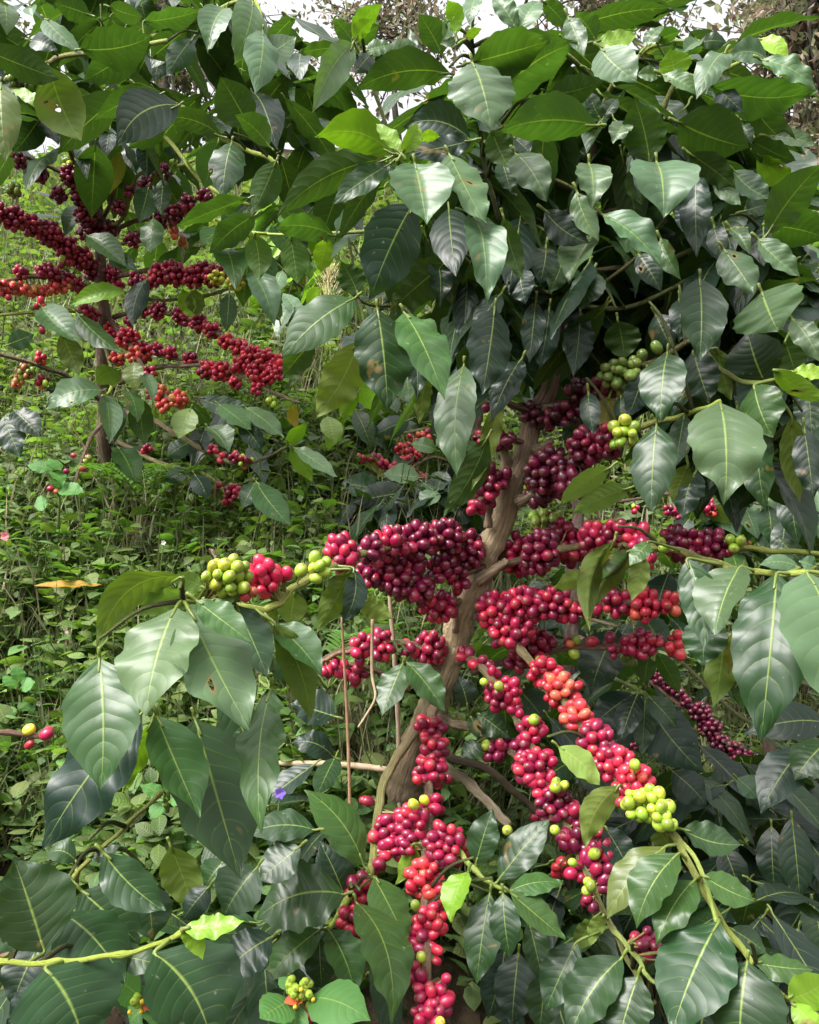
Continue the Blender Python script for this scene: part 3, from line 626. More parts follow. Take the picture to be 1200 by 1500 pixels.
    (1138, 840, 1114, 1088, 108, .68, 'd', 0, -6), (1182, 838, 1224, 1054, 128, .64, 'l', 0, 0), (1035, 900, 1030, 977, 62, .78, 'd', 0, 0), (1060, 925, 1045, 1037, 52, .79, 'o', U, 0), (1085, 918, 1067, 988, 22, .77, 'w', U, 0), (1172, 832, 1111, 828, 24, .70, 'l', 0, 6), (1195, 832, 1170, 822, 24, .70, 'l', 0, 0),
    (907, 1150, 857, 1242, 46, .80, 'o', U, 12), (818, 1094, 879, 1151, 42, .83, 'p', 0, 0), (995, 1250, 932, 1360, 64, .72, 'g', 0, 0), (975, 1240, 889, 1347, 56, .75, 'o', 0, 6), (1017, 1290, 961, 1383, 56, .72, 'g', 0, 0), (1030, 1283, 1109, 1321, 46, .70, 'g', 0, 6), (1053, 1350, 984, 1515, 108, .68, 'd', 0, 0), (1095, 1408, 1084, 1545, 114, .65, 'd', 0, 0),
    (1070, 1360, 1123, 1397, 36, .71, 'd', 0, 0), (1105, 1410, 1192, 1420, 40, .68, 'g', 0, 8), (1155, 1462, 1216, 1430, 52, .66, 'y', U, 8), (1160, 1470, 1204, 1518, 36, .65, 'y', 0, 0), (912, 1402, 834, 1522, 76, .73, 'd', 0, 8), (935, 1430, 905, 1532, 76, .71, 'd', 0, 0), (885, 1210, 925, 1282, 44, .84, 'n', 0, 0), (1000, 1215, 1086, 1237, 48, .79, 'd', 0, 8), (885, 1340, 864, 1387, 22, .79, 'p', U, 0), (870, 1345, 842, 1395, 30, .81, 'o', U, 0), (980, 1240, 965, 1215, 40, .78, 'o', U, 0),
    # low leaves at the bottom
    (533, 1268, 446, 1157, 68, .82, 'g', 0, 0), (505, 1314, 468, 1232, 58, .86, 'n', 0, 0), (505, 1310, 376, 1347, 96, .80, 'd', 0, 10), (522, 1322, 575, 1498, 74, .78, 'g', 0, -6), (548, 1285, 599, 1387, 54, .82, 'g', 0, 6), (480, 1360, 522, 1462, 56, .80, 'g', 0, 0), (470, 1362, 387, 1441, 52, .81, 'g', 0, 0), (468, 1360, 472, 1450, 50, .85, 'd', 0, 0),
    (697, 1266, 722, 1184, 48, .84, 'd', 0, 0), (730, 1290, 806, 1199, 54, .83, 'd', 0, 0), (686, 1277, 660, 1351, 42, .80, 'y', 0, 0), (718, 1308, 698, 1444, 54, .80, 'd', 0, 0), (737, 1308, 748, 1404, 44, .79, 'd', 0, 0), (745, 1306, 826, 1294, 36, .80, 'g', 0, -4), (748, 1308, 828, 1376, 46, .79, 'g', 0, 4), (606, 1236, 579, 1297, 30, .86, 'y', U, 0), (652, 1258, 650, 1321, 22, .88, 'g', U, 0),
    (775, 1350, 796, 1442, 42, .86, 'd', 0, 0), (845, 1380, 799, 1482, 62, .80, 'd', 0, 0), (800, 1420, 790, 1512, 52, .84, 'd', 0, 0), (740, 1390, 714, 1492, 52, .90, 'n', 0, 0), (760, 1395, 750, 1504, 62, .88, 'n', 0, 0),
]:
    A.leaf(bx, by, tx, ty, w, d, k, bool(und), c=c)
A.leaf(900, 792, 864, 925, 66, .82, 'o', True, c=14, fold=.95, arch=.22, wave=.06)
A.leaf(932, 812, 868, 892, 60, .86, 'o', True, c=0, fold=.6, arch=.30, wave=.06)
A.leaf(925, 806, 880, 850, 40, .83, 'd', True, c=-10, fold=.8, arch=.2, wave=.05)
# twigs that carry the low right leaf rosette
A.branch([(665, 1235, .86), (690, 1268, .83), (712, 1290, .81), (742, 1304, .80)], .0030, .0018, (.30, .36, .08), (.30, .38, .08), .15)
A.branch([(985, 1225, .76), (1018, 1255, .74), (1050, 1350, .69), (1048, 1360, .68)], .0022, .0018, (.30, .36, .08), (.30, .38, .08), .1)
A.branch([(900, 1365, .79), (932, 1400, .75), (945, 1425, .73), (960, 1440, .72)], .0026, .0018, (.24, .28, .08), (.26, .34, .08), .15)

# ---- cherries
for cl in [
    (685, 806, 26, 30, 'wine'), (650, 788, 32, 28, 'wine'), (612, 792, 30, 28, 'wine'), (573, 792, 32, 22, 'crim'), (545, 806, 20, 26, 'wine'), (540, 842, 24, 20, 'wine'), (580, 852, 28, 26, 'wine'), (612, 862, 26, 26, 'wine'), (648, 832, 26, 24, 'wine'), (672, 850, 16, 20, 'wine'), (642, 890, 30, 24, 'crim'), (600, 825, 26, 24, 'wine'), (560, 822, 24, 22, 'wine'),
    (500, 812, 27, 32, 'crim'), (468, 830, 17, 27, 'green', -.03), (440, 834, 10, 10, 'green', -.04, .6, 1), (505, 845, 16, 14, 'crim'), (410, 842, 20, 16, 'pink', -.02), (384, 846, 28, 30, 'pink', -.03), (334, 845, 40, 30, 'green', -.03), (350, 866, 20, 14, 'green', -.02), (365, 870, 12, 10, 'orange', -.04, .6, 2),
    (628, 950, 25, 26, 'crim'), (600, 950, 14, 18, 'crim'), (556, 945, 24, 24, 'crim'), (527, 950, 16, 26, 'crim'), (490, 975, 22, 16, 'crim'), (521, 987, 18, 15, 'crim'), (640, 962, 14, 16, 'mixed'), (478, 985, 12, 10, 'crim'),
    (715, 712, 22, 34, 'wine'), (698, 742, 14, 14, 'crim'), (740, 645, 17, 16, 'dark'), (776, 606, 19, 20, 'dark'), (712, 590, 9, 12, 'dark'), (735, 700, 14, 20, 'wine'), (816, 522, 10, 16, 'dark'),
    (812, 692, 42, 38, 'dark'), (790, 720, 22, 24, 'dark'), (838, 700, 34, 34, 'dark'), (862, 652, 32, 28, 'wine'), (893, 650, 22, 24, 'wine'), (893, 632, 14, 16, 'wine', -.02), (915, 632, 20, 24, 'green', -.03), (905, 650, 12, 14, 'green', -.03),
    (832, 604, 24, 20, 'dark'), (852, 574, 24, 20, 'dark'), (880, 572, 22, 22, 'dark'), (908, 548, 34, 25, 'dgreen', -.02), (912, 570, 18, 14, 'dgreen'), (806, 615, 18, 16, 'dark'), (935, 530, 14, 16, 'dgreen'), (962, 508, 8, 10, 'dgreen', 0, .6, 1),
    (798, 762, 32, 16, 'mixg', .06), (822, 772, 18, 14, 'wine', .04), (758, 812, 24, 34, 'crim'), (795, 806, 30, 32, 'wine'), (835, 800, 30, 30, 'crim'), (872, 788, 26, 24, 'crim'), (905, 782, 26, 22, 'crim'), (935, 788, 20, 24, 'crim'), (918, 815, 18, 14, 'red'), (955, 795, 18, 18, 'green', -.03), (975, 805, 12, 10, 'green', -.02),
    (948, 822, 20, 14, 'crim'), (1000, 797, 28, 26, 'wine'), (1042, 798, 32, 24, 'wine'), (1062, 800, 16, 18, 'wine'), (1078, 796, 15, 14, 'green', -.02), (980, 782, 16, 14, 'wine', .03), (780, 828, 22, 16, 'wine'),
    (728, 894, 33, 30, 'crim'), (768, 888, 33, 28, 'crim'), (812, 884, 30, 26, 'crim'), (835, 896, 20, 18, 'crim'), (905, 884, 28, 20, 'crim'), (945, 886, 24, 27, 'red'), (981, 886, 15, 24, 'coral'),
    (748, 925, 35, 28, 'crim'), (782, 948, 35, 30, 'crim'), (760, 968, 22, 18, 'wine'), (798, 985, 26, 24, 'red'), (822, 1010, 32, 27, 'coral'), (846, 1050, 28, 26, 'coral'), (872, 1084, 27, 29, 'crim'), (900, 1118, 30, 28, 'crim'), (930, 1142, 28, 26, 'red'), (915, 1150, 22, 18, 'red'), (948, 1178, 38, 28, 'green', -.02), (974, 1196, 24, 20, 'green', -.02), (930, 1120, 9, 9, 'green', -.03, .6, 1), (788, 965, 9, 9, 'green', -.04, .6, 1),
    (838, 944, 15, 13, 'mixed'), (896, 948, 13, 23, 'crim'), (940, 944, 24, 22, 'crim'), (990, 945, 15, 24, 'coral'), (838, 958, 10, 8, 'green'), (920, 965, 16, 12, 'dgreen', .03),
    (682, 960, 14, 16, 'crim'), (706, 970, 22, 11, 'crim'), (737, 1014, 28, 28, 'crim'), (708, 998, 9, 9, 'green', -.03, .6, 1), (730, 1005, 9, 9, 'green', -.04, .6, 1), (777, 1070, 22, 24, 'crim'), (782, 1055, 9, 9, 'green', -.02, .6, 1), (728, 1100, 24, 18, 'wine'), (710, 1092, 9, 9, 'green', -.02, .6, 1),
    (785, 1124, 36, 29, 'crim'), (810, 1175, 27, 28, 'wine'), (836, 1195, 18, 26, 'wine'), (818, 1150, 15, 14, 'green', -.02), (812, 1216, 9, 9, 'green', -.03, .6, 1), (826, 1228, 16, 14, 'wine'), (880, 1268, 24, 40, 'wine'), (848, 1275, 20, 16, 'crim'), (873, 1250, 10, 10, 'green', -.02, .6, 1), (862, 1298, 18, 12, 'green', -.03), (866, 1318, 18, 16, 'wine'), (838, 1262, 9, 9, 'green', -.03, .6, 1), (822, 1272, 18, 16, 'red', .04), (946, 1382, 22, 24, 'wine', .03), (976, 1400, 17, 14, 'green', .02), (880, 1222, 8, 14, 'crim'),
    (630, 1066, 24, 22, 'crim'), (634, 1098, 25, 26, 'crim'), (628, 1130, 24, 26, 'crim'), (646, 1138, 18, 18, 'crim'), (611, 1142, 10, 10, 'red', -.02, .6, 1), (605, 1178, 9, 9, 'green', -.03, .6, 1), (622, 1172, 9, 9, 'yellow', -.03, .6, 1), (608, 1205, 30, 26, 'crim'), (655, 1236, 34, 34, 'crim'), (622, 1290, 29, 33, 'coral'), (638, 1310, 22, 22, 'red'), (628, 1350, 27, 26, 'red'), (608, 1326, 9, 10, 'green', -.03, .6, 1), (622, 1382, 15, 18, 'crim'), (617, 1402, 8, 10, 'green', -.03, .6, 1), (610, 1430, 16, 22, 'crim'), (652, 1434, 11, 12, 'crim', -.02, .6, 1), (632, 1465, 34, 26, 'crim'), (626, 1492, 28, 22, 'crim'), (645, 1498, 9, 9, 'yellow', -.04, .6, 1),
    (565, 1222, 26, 30, 'crim'), (578, 1238, 22, 26, 'crim'), (556, 1258, 14, 16, 'crim'), (528, 1304, 22, 22, 'crim'), (512, 1350, 18, 32, 'crim'), (537, 1173, 11, 14, 'mixed', 0, .6, 2), (552, 1270, 12, 12, 'crim'), (524, 1372, 12, 16, 'crim'),
    (797, 1150, 22, 20, 'crim'), (846, 1232, 20, 22, 'wine'), (868, 1255, 20, 20, 'crim'), (893, 1292, 18, 22, 'wine'), (790, 1195, 12, 14, 'crim'), (636, 1178, 17, 18, 'crim'), (600, 1238, 20, 18, 'crim'), (640, 1262, 18, 14, 'crim'), (590, 1195, 14, 14, 'crim'), (606, 1372, 12, 14, 'crim'), (640, 1400, 12, 14, 'red'), (722, 985, 12, 11, 'crim'), (757, 1045, 15, 15, 'crim'), (765, 1095, 18, 16, 'wine'), (862, 886, 20, 20, 'crim'), (870, 945, 9, 11, 'crim'), (914, 944, 12, 12, 'crim'), (968, 940, 10, 12, 'crim'), (915, 1168, 22, 16, 'crim'),
    (744, 1218, 9, 9, 'green', -.02, .6, 1), (736, 1092, 20, 18, 'wine'), (670, 1060, 14, 16, 'dgreen', .05), (663, 1048, 10, 10, 'dgreen', .05),
]:
    A.cluster(*cl)
A.fill_leaves(190, 850, 250, 300, 230, 1.0, 1.30, 'ddndg', size=(.11, .17), avoid=[(600, 165, 60), (560, 130, 50), (470, 40, 110), (1150, 120, 70), (1130, 60, 90)])
A.fill_leaves(75, 850, 290, 290, 170, .88, 1.0, 'ddnn', size=(.09, .135), droop=1.5, avoid=[(600, 165, 60), (560, 130, 50)])
A.fill_leaves(120, 800, 450, 200, 130, 1.06, 1.40, 'nnd', size=(.11, .17))
A.fill_leaves(110, 1100, 520, 130, 190, .95, 1.30, 'ddnd', size=(.11, .16), avoid=[(990, 780, 60)])
A.fill_leaves(60, 760, 1400, 160, 140, .95, 1.25, 'dnd', droop=.9)
A.fill_leaves(40, 860, 90, 260, 60, .95, 1.15, 'ddgn', size=(.10, .14), droop=.5)
A.fill_leaves(26, 470, 1400, 120, 90, .92, 1.15, 'dnd', droop=.9)
A.fill_leaves(24, 1100, 1400, 110, 120, .80, 1.0, 'dnd', droop=.9)
A.fill_leaves(20, 860, 1010, 130, 120, 1.12, 1.3, 'nd', droop=.9)
A.finish(100)

# ------------------------------------------------------------------ the coffee tree on the left
B = Coffee('coffee_tree', P(152, 690, 2.02), 'coffee tree on the weedy slope at left, thin pinkish trunk, arching branches of maroon cherries', 'coffee trees on the slope', hi=False, cr=.0070)
B.trunk([(153, 700, 2.02), (152, 560, 1.95), (150, 450, 1.9), (148, 350, 1.88), (142, 250, 1.86), (138, 150, 1.84), (134, 60, 1.82), (130, -50, 1.8)], [.020, .018, .016, .014, .012, .009, .007, .004],
        [(.22, .15, .10), (.25, .17, .12), (.26, .16, .12), (.2, .11, .09), (.16, .1, .08)], 12)
br = B.branch; BR = (.28, .17, .12)
br([(148, 405, 1.9), (115, 370, 1.84), (70, 340, 1.78), (30, 322, 1.72), (-25, 310, 1.66)], .006, .004, BR)
br([(148, 430, 1.9), (100, 408, 1.82), (50, 405, 1.76), (0, 412, 1.7), (-30, 415, 1.68)], .006, .004, BR)
br([(148, 345, 1.88), (128, 300, 1.82), (112, 250, 1.78), (98, 205, 1.75)], .006, .004, BR)
br([(152, 410, 1.9), (205, 398, 1.85), (260, 396, 1.82), (320, 400, 1.8), (370, 405, 1.78)], .006, .004, BR, (.34, .24, .15))
br([(152, 460, 1.92), (180, 490, 1.86), (205, 530, 1.8), (235, 575, 1.75), (262, 590, 1.72)], .006, .004, BR)
br([(155, 480, 1.92), (215, 515, 1.86), (270, 528, 1.84)], .005, .003, BR)
br([(153, 470, 1.92), (205, 455, 1.88), (260, 462, 1.85), (310, 485, 1.82), (365, 515, 1.78), (415, 545, 1.75)], .006, .0035, BR, (.36, .27, .18))
br([(175, 560, 1.94), (225, 540, 1.88), (290, 535, 1.82), (340, 545, 1.79), (400, 575, 1.75), (440, 590, 1.73)], .006, .003, (.36, .27, .19), (.34, .27, .15))
br([(150, 345, 1.88), (195, 325, 1.82), (240, 318, 1.78), (275, 298, 1.75), (310, 282, 1.73)], .0055, .0035, BR)
br([(150, 320, 1.88), (165, 290, 1.80), (160, 250, 1.76), (165, 215, 1.74)], .0055, .0035, BR)
br([(152, 330, 1.88), (180, 320, 1.8), (200, 260, 1.78), (240, 250, 1.76), (285, 235, 1.75)], .0050, .003, BR, G)
br([(150, 360, 1.88), (185, 355, 1.82), (210, 345, 1.80)], .005, .003, BR)
br([(155, 600, 1.96), (215, 612, 1.86), (265, 640, 1.78), (310, 665, 1.74), (360, 680, 1.70), (420, 655, 1.68)], .006, .003, (.3, .2, .14), (.3, .28, .12))
br([(156, 640, 1.98), (240, 680, 1.86), (300, 695, 1.8), (345, 730, 1.76), (375, 708, 1.72)], .005, .003, (.3, .2, .14), G)
br([(150, 590, 1.96), (105, 555, 1.86), (55, 535, 1.80), (-20, 512, 1.74)], .0055, .004, (.24, .18, .13))
br([(152, 620, 1.97), (134, 640, 1.86), (118, 680, 1.80), (106, 730, 1.76)], .005, .003, (.32, .24, .17))
br([(148, 460, 1.9), (100, 455, 1.8), (50, 458, 1.74), (-20, 462, 1.7)], .0045, .003, (.3, .32, .08), (.3, .34, .08))
br([(150, 500, 1.93), (165, 545, 1.82), (160, 575, 1.76), (150, 580, 1.74)], .004, .003, (.3, .28, .1), G)
br([(147, 320, 1.88), (100, 262, 1.8), (50, 235, 1.76), (15, 228, 1.74)], .005, .003, BR)
# upper leafy shoots
br([(137, 130, 1.84), (60, 110, 1.5), (82, 87, 1.42), (160, 72, 1.34), (245, 60, 1.28)], .0052, .0036, (.30, .15, .11), (.34, .40, .10), .5, .03)
br([(140, 200, 1.85), (240, 150, 1.6), (330, 205, 1.42), (385, 228, 1.36), (410, 240, 1.33)], .0045, .003, (.2, .16, .08), G)
br([(134, 60, 1.82), (220, 55, 1.6), (310, 20, 1.46), (370, 0, 1.4), (395, 80, 1.36)], .0045, .003, (.2, .16, .08), G)
br([(138, 150, 1.84), (70, 120, 1.6), (20, 90, 1.45), (-30, 70, 1.35)], .0045, .003, (.2, .16, .08), G)
br([(142, 250, 1.86), (200, 215, 1.65), (240, 200, 1.55), (300, 270, 1.5), (365, 300, 1.46)], .0045, .003, (.2, .16, .08), G)
br([(150, 420, 1.9), (240, 440, 1.86), (330, 425, 1.8), (375, 400, 1.7)], .004, .003, BR, G)
for (bx, by, tx, ty, w, d, k, und, c) in [
    (-25, 72, 88, 116, 48, 1.20, 'd', U, 6), (72, 98, 119, 207, 70, 1.22, 'o', U, 10), (118, 72, 223, 52, 62, 1.25, 'd', U, 14), (207, 66, 120, 120, 50, 1.28, 'd', U, -6), (66, 28, 121, 80, 32, 1.30, 'l', 0, 10), (210, 32, 296, 15, 32, 1.30, 'g', U, 8), (222, 85, 275, 42, 42, 1.34, 'd', U, 0),
    (332, 12, 305, 77, 42, 1.30, 'l', 0, 4), (370, 2, 343, 94, 52, 1.28, 'l', 0, 0), (282, 58, 244, 112, 36, 1.32, 'd', 0, 0), (262, 154, 172, 215, 70, 1.22, 'n', 0, 16), (325, 200, 233, 172, 36, 1.25, 'd', U, 8), (242, 184, 187, 217, 32, 1.30, 'g', U, 0), (235, 138, 139, 176, 38, 1.36, 'g', U, 0), (365, 187, 322, 112, 62, 1.32, 'd', U, 0),
    (385, 45, 374, 137, 48, 1.26, 'l', 0, 0), (380, 92, 434, 54, 42, 1.28, 'l', 0, 0), (395, 215, 344, 168, 46, 1.28, 'g', U, 0), (320, 208, 300, 277, 42, 1.34, 'g', U, 0), (340, 208, 325, 292, 50, 1.30, 'd', 0, 0), (405, 235, 371, 312, 46, 1.26, 'd', U, 0), (365, 290, 257, 333, 36, 1.26, 'g', U, -8), (375, 315, 307, 372, 42, 1.24, 'd', U, 0),
    (2, 122, 8, 240, 52, 1.28, 'o', 0, 0), (62, 168, 21, 224, 42, 1.5, 'n', 0, 0), (66, 174, 86, 212, 32, 1.5, 'n', 0, 0), (70, 166, 17, 131, 18, 1.4, 'y', 0, 0), (117, 194, 128, 264, 24, 1.55, 'd', 0, 0), (180, 220, 161, 284, 24, 1.6, 'w', U, 0), (162, 186, 155, 232, 24, 1.6, 'n', 0, 0), (215, 204, 215, 262, 30, 1.55, 'n', 0, 0), (190, 200, 200, 255, 30, 1.6, 'n', 0, 0),
    (218, 274, 204, 327, 36, 1.6, 'd', 0, 0), (240, 262, 235, 315, 26, 1.6, 'd', 0, 0), (225, 320, 221, 372, 32, 1.58, 'g', 0, 0), (128, 345, 186, 392, 38, 1.6, 'l', 0, 0), (4, 2, 10, 52, 32, 1.2, 'l', 0, 0), (132, 22, 78, 4, 38, 1.3, 'd', U, 0), (45, 10, 48, 24, 20, 1.2, 'l', 0, 0), (20, 20, -20, 10, 30, 1.2, 'o', U, 0), (160, 10, 210, 25, 30, 1.35, 'g', U, 6), (45, 60, 85, 75, 30, 1.36, 'n', 0, 0),
    (185, 428, 102, 448, 28, 1.62, 'y', 0, 4), (62, 450, 117, 502, 46, 1.6, 'l', 0, 8), (112, 458, 177, 517, 34, 1.62, 'g', 0, 6), (90, 488, 116, 550, 36, 1.64, 'o', U, 0), (150, 572, 67, 599, 42, 1.60, 'l', 0, 6), (178, 546, 141, 563, 36, 1.62, 'p', U, 6), (196, 530, 200, 574, 30, 1.60, 'o', 0, 0), (155, 578, 160, 650, 34, 1.62, 'l', 0, 0), (186, 570, 201, 620, 26, 1.6, 'g', 0, 0), (206, 583, 213, 652, 36, 1.62, 'd', U, 0), (172, 585, 168, 650, 26, 1.66, 'd', 0, 0), (208, 545, 225, 590, 22, 1.6, 'l', 0, 0),
    (280, 598, 261, 643, 34, 1.66, 'p', 0, 0), (320, 592, 369, 630, 34, 1.64, 'l', 0, 0), (305, 626, 336, 664, 40, 1.62, 'l', 0, 0), (352, 620, 386, 664, 30, 1.64, 'n', 0, 0), (360, 597, 416, 642, 32, 1.62, 'l', 0, 0), (172, 654, 200, 710, 42, 1.66, 'g', 0, 0), (290, 582, 369, 592, 28, 1.7, 'd', 0, 8), (275, 650, 245, 670, 30, 1.7, 'd', 0, 0), (375, 705, 426, 770, 42, 1.62, 'g', 0, 6), (375, 706, 355, 745, 26, 1.64, 'd', 0, 0), (285, 695, 305, 732, 30, 1.66, 'n', 0, 0), (275, 690, 240, 705, 26, 1.7, 'd', 0, 0),
    (368, 398, 402, 478, 44, 1.5, 'l', 0, 0), (268, 424, 281, 467, 24, 1.7, 'y', U, 0), (286, 424, 290, 464, 26, 1.7, 'o', U, 0), (336, 430, 331, 487, 26, 1.68, 'd', 0, 0), (215, 408, 194, 478, 30, 1.6, 'n', 0, 6), (160, 378, 202, 396, 28, 1.6, 'l', 0, 0), (12, 505, 50, 490, 30, 1.7, 'd', 0, 0), (425, 655, 458, 705, 28, 1.64, 'y', U, 0), (430, 655, 495, 700, 24, 1.63, 'l', 0, 0), (410, 470, 400, 430, 24, 1.6, 'g', U, 0), (420, 655, 450, 620, 24, 1.66, 'y', U, 0),
    (20, 600, 60, 640, 40, 1.78, 'n', 0, 0), (5, 610, 30, 670, 40, 1.78, 'n', 0, 0),
]:
    B.leaf(bx, by, tx, ty, w, d, k, bool(und), c=c)
B.row([(-6, 312), (30, 322), (75, 343)], 17, 'crim'); B.row([(70, 343), (100, 362), (138, 396)], 18, 'crim')
B.row([(60, 400), (100, 408), (125, 430)], 12, 'crim'); B.row([(0, 418), (45, 428), (90, 420)], 11, 'orange'); B.row([(105, 412), (125, 420)], 9, 'dgreen')
B.row([(108, 258), (122, 292), (135, 340)], 19, 'wine'); B.row([(100, 240), (115, 250)], 9, 'green')
B.row([(165, 400), (200, 410)], 14, 'crim'); B.row([(235, 402), (270, 402), (310, 406)], 18, 'crim'); B.row([(318, 408), (345, 412)], 14, 'yellow', dz=-.04); B.row([(300, 392), (345, 400)], 11, 'crim')
B.row([(165, 485), (190, 498), (205, 515)], 18, 'red'); B.row([(172, 525), (195, 522)], 12, 'orange'); B.row([(218, 548), (225, 575)], 12, 'crim'); B.row([(232, 578), (262, 586)], 14, 'orange')
for x, y in ((212, 510), (230, 513), (250, 518), (278, 526)): B.cluster(x, y, 12, 12, 'crim')
for x, y, r in ((210, 456, 10), (232, 455, 14), (264, 462, 13), (290, 472, 14), (310, 483, 13), (332, 500, 13), (350, 508, 14), (372, 520, 16), (392, 528, 18), (405, 545, 14), (410, 530, 12)): B.cluster(x, y, r, r, 'crim' if x < 320 else 'red')
for x, y, r in ((306, 538, 14), (325, 545, 16), (352, 536, 14), (375, 545, 16), (395, 550, 14), (346, 560, 11), (375, 570, 11)): B.cluster(x, y, r, r, 'red')
B.row([(232, 325), (255, 312), (275, 298)], 15, 'wine'); B.row([(275, 298), (300, 290)], 14, 'wine'); B.row([(255, 340), (268, 352)], 9, 'orange')
B.row([(150, 268), (155, 245), (168, 215)], 17, 'wine'); B.row([(155, 240), (158, 232)], 16, 'wine')
for x, y, r in ((177, 304, 13), (165, 335, 13), (195, 350, 13), (215, 270, 13), (240, 252, 13), (58, 256, 13), (86, 285, 13), (28, 235, 12), (100, 215, 10), (222, 346, 8), (190, 280, 10)): B.cluster(x, y, r, r, 'wine')
B.row([(125, 455), (135, 460)], 11, 'crim')
for x, y, r, p in ((62, 560, 10, 'mixed'), (38, 545, 14, 'mixg'), (60, 525, 10, 'red'), (25, 560, 10, 'orange'), (312, 660, 10, 'crim'), (325, 670, 9, 'crim'), (345, 672, 11, 'crim'), (360, 676, 12, 'mixed'), (215, 658, 9, 'crim'), (320, 712, 8, 'crim'), (342, 722, 14, 'crim'), (335, 733, 10, 'crim'), (108, 666, 6, 'crim'), (127, 672, 8, 'mixg'), (98, 690, 6, 'crim'), (118, 686, 6, 'crim'), (78, 718, 7, 'mixed'), (90, 700, 6, 'crim'), (62, 480, 7, 'crim'), (255, 238, 7, 'green'), (398, 588, 9, 'green'), (20, 278, 12, 'dgreen'), (20, 112, 14, 'dgreen'), (40, 120, 12, 'dgreen')):
    B.cluster(x, y, r, r, p)
B.fill_leaves(190, 200, 100, 280, 150, 1.45, 2.1, 'ddnd', size=(.12, .19))
B.fill_leaves(50, 400, 250, 110, 160, 1.55, 2.1, 'ddgg', size=(.12, .18), avoid=[(455, 380, 50)])
B.fill_leaves(18, 180, 300, 160, 90, 2.05, 2.3, 'ndg', size=(.12, .18))
B.fill_leaves(14, 330, 640, 120, 60, 1.9, 2.1, 'ndg', size=(.10, .15))
for x, y, r, pl in ((30, 400, 11, 'crim'), (70, 395, 11, 'crim'), (95, 385, 10, 'mixed'), (10, 430, 10, 'red'), (60, 445, 9, 'red'), (128, 300, 16, 'wine'), (170, 420, 12, 'crim'), (215, 415, 12, 'crim'), (250, 392, 12, 'crim'), (190, 470, 9, 'crim'), (200, 545, 9, 'orange'), (240, 595, 10, 'orange'), (300, 545, 11, 'crim'), (380, 560, 12, 'red'), (398, 540, 12, 'red'), (360, 525, 12, 'red'), (270, 470, 9, 'crim')): B.cluster(x, y, r, r, pl)
B.finish(90)

# ------------------------------------------------------------------ the low coffee shrub at the lower left, close to the lens
Cc = Coffee('coffee_shrub', P(-150, 1560, .62), 'low coffee shrub at the lower left, broad dark leaves, one lime green shoot tip', None)
Cc.root['category'] = 'coffee shrub'
Cc.trunk([(-150, 1580, .62), (-140, 1480, .60), (-130, 1420, .59), (-125, 1330, .59)], [.008, .007, .006, .005], [(.28, .2, .12), (.26, .24, .1)], 8)
GY = (.36, .42, .07)
br = Cc.branch
br([(-135, 1440, .59), (-60, 1408, .56), (0, 1409, .55), (66, 1411, .54), (140, 1403, .53), (212, 1390, .52), (270, 1364, .51)], .0022, .0014, GY, (.38, .48, .07), .55, .05)
br([(-128, 1380, .62), (20, 1350, .70), (108, 1300, .72), (112, 1280, .70), (148, 1244, .69), (190, 1205, .69), (238, 1158, .70)], .0022, .0018, GY, (.34, .37, .09), .7, .035)
br([(-130, 1420, .6), (-80, 1200, .8), (-20, 1082, .9), (75, 1078, .92)], .0040, .0030, (.3, .2, .13), (.32, .19, .13))
for (bx, by, tx, ty, w, d, k, und, c, tl) in [
    (65, 1395, 20, 1256, 112, .56, 'd', 0, 0, 30), (92, 1338, 182, 1440, 96, .60, 'd', 0, 0, 30), (66, 1418, 125, 1545, 155, .52, 'd', 0, 0, 30), (226, 1396, 312, 1540, 146, .50, 'd', 0, -8, 34), (120, 1305, 206, 1384, 82, .64, 'd', 0, 6, 25), (152, 1249, 243, 1336, 64, .62, 'd', 0, 8, 25),
    (268, 1361, 359, 1349, 34, .49, 'y', 0, 6, 30), (266, 1361, 297, 1406, 30, .49, 'y', U, -6, 20), (378, 1270, 328, 1342, 78, .74, 'd', 0, 0, 25), (308, 1298, 268, 1348, 38, .74, 'n', 0, 0, 20), (400, 1372, 328, 1428, 64, .72, 'n', 0, 0, 25), (462, 1216, 362, 1222, 50, .80, 'd', 0, 8, 40), (440, 1240, 378, 1292, 54, .78, 'd', 0, 0, 30), (215, 1296, 224, 1378, 66, .70, 'd', 0, 0, 20),
    (-25, 1350, 38, 1388, 62, .62, 'd', 0, 0, 25), (58, 1385, 18, 1475, 66, .66, 'n', 0, 0, 20), (250, 1240, 282, 1332, 56, .76, 'o', U, 0, 25), (112, 1262, 66, 1252, 36, .74, 'd', 0, 8, 30), (490, 1110, 425, 1088, 40, .98, 'n', 0, 6, 30), (492, 1050, 425, 1030, 56, .96, 'n', 0, 0, 30), (130, 1255, 178, 1236, 22, .68, 'd', 0, 8, 40), (330, 1260, 300, 1300, 44, .8, 'd', 0, 0, 20), (160, 1400, 250, 1420, 40, .6, 'd', 0, 0, 20), (300, 1240, 340, 1270, 50, .82, 'd', 0, 0, 20),
    (420, 1440, 405, 1490, 44, .76, 'd', 0, 0, 20), (475, 1345, 430, 1395, 40, .85, 'd', 0, 0, 20), (70, 1450, 10, 1500, 50, .62, 'n', 0, 0, 20),
]:
    Cc.leaf(bx, by, tx, ty, w, d, k, bool(und), c=c, tilt=tl)
Cc.cluster(44, 1092, 9, 11, 'red', 0, .6, 1); Cc.cluster(70, 1075, 12, 14, 'crim', 0, .6, 2); Cc.cluster(40, 1073, 8, 6, 'yellow', 0, .6, 1)
Cc.fill_leaves(44, 250, 1390, 230, 100, .74, .98, 'dnd', size=(.08, .12), droop=.8)
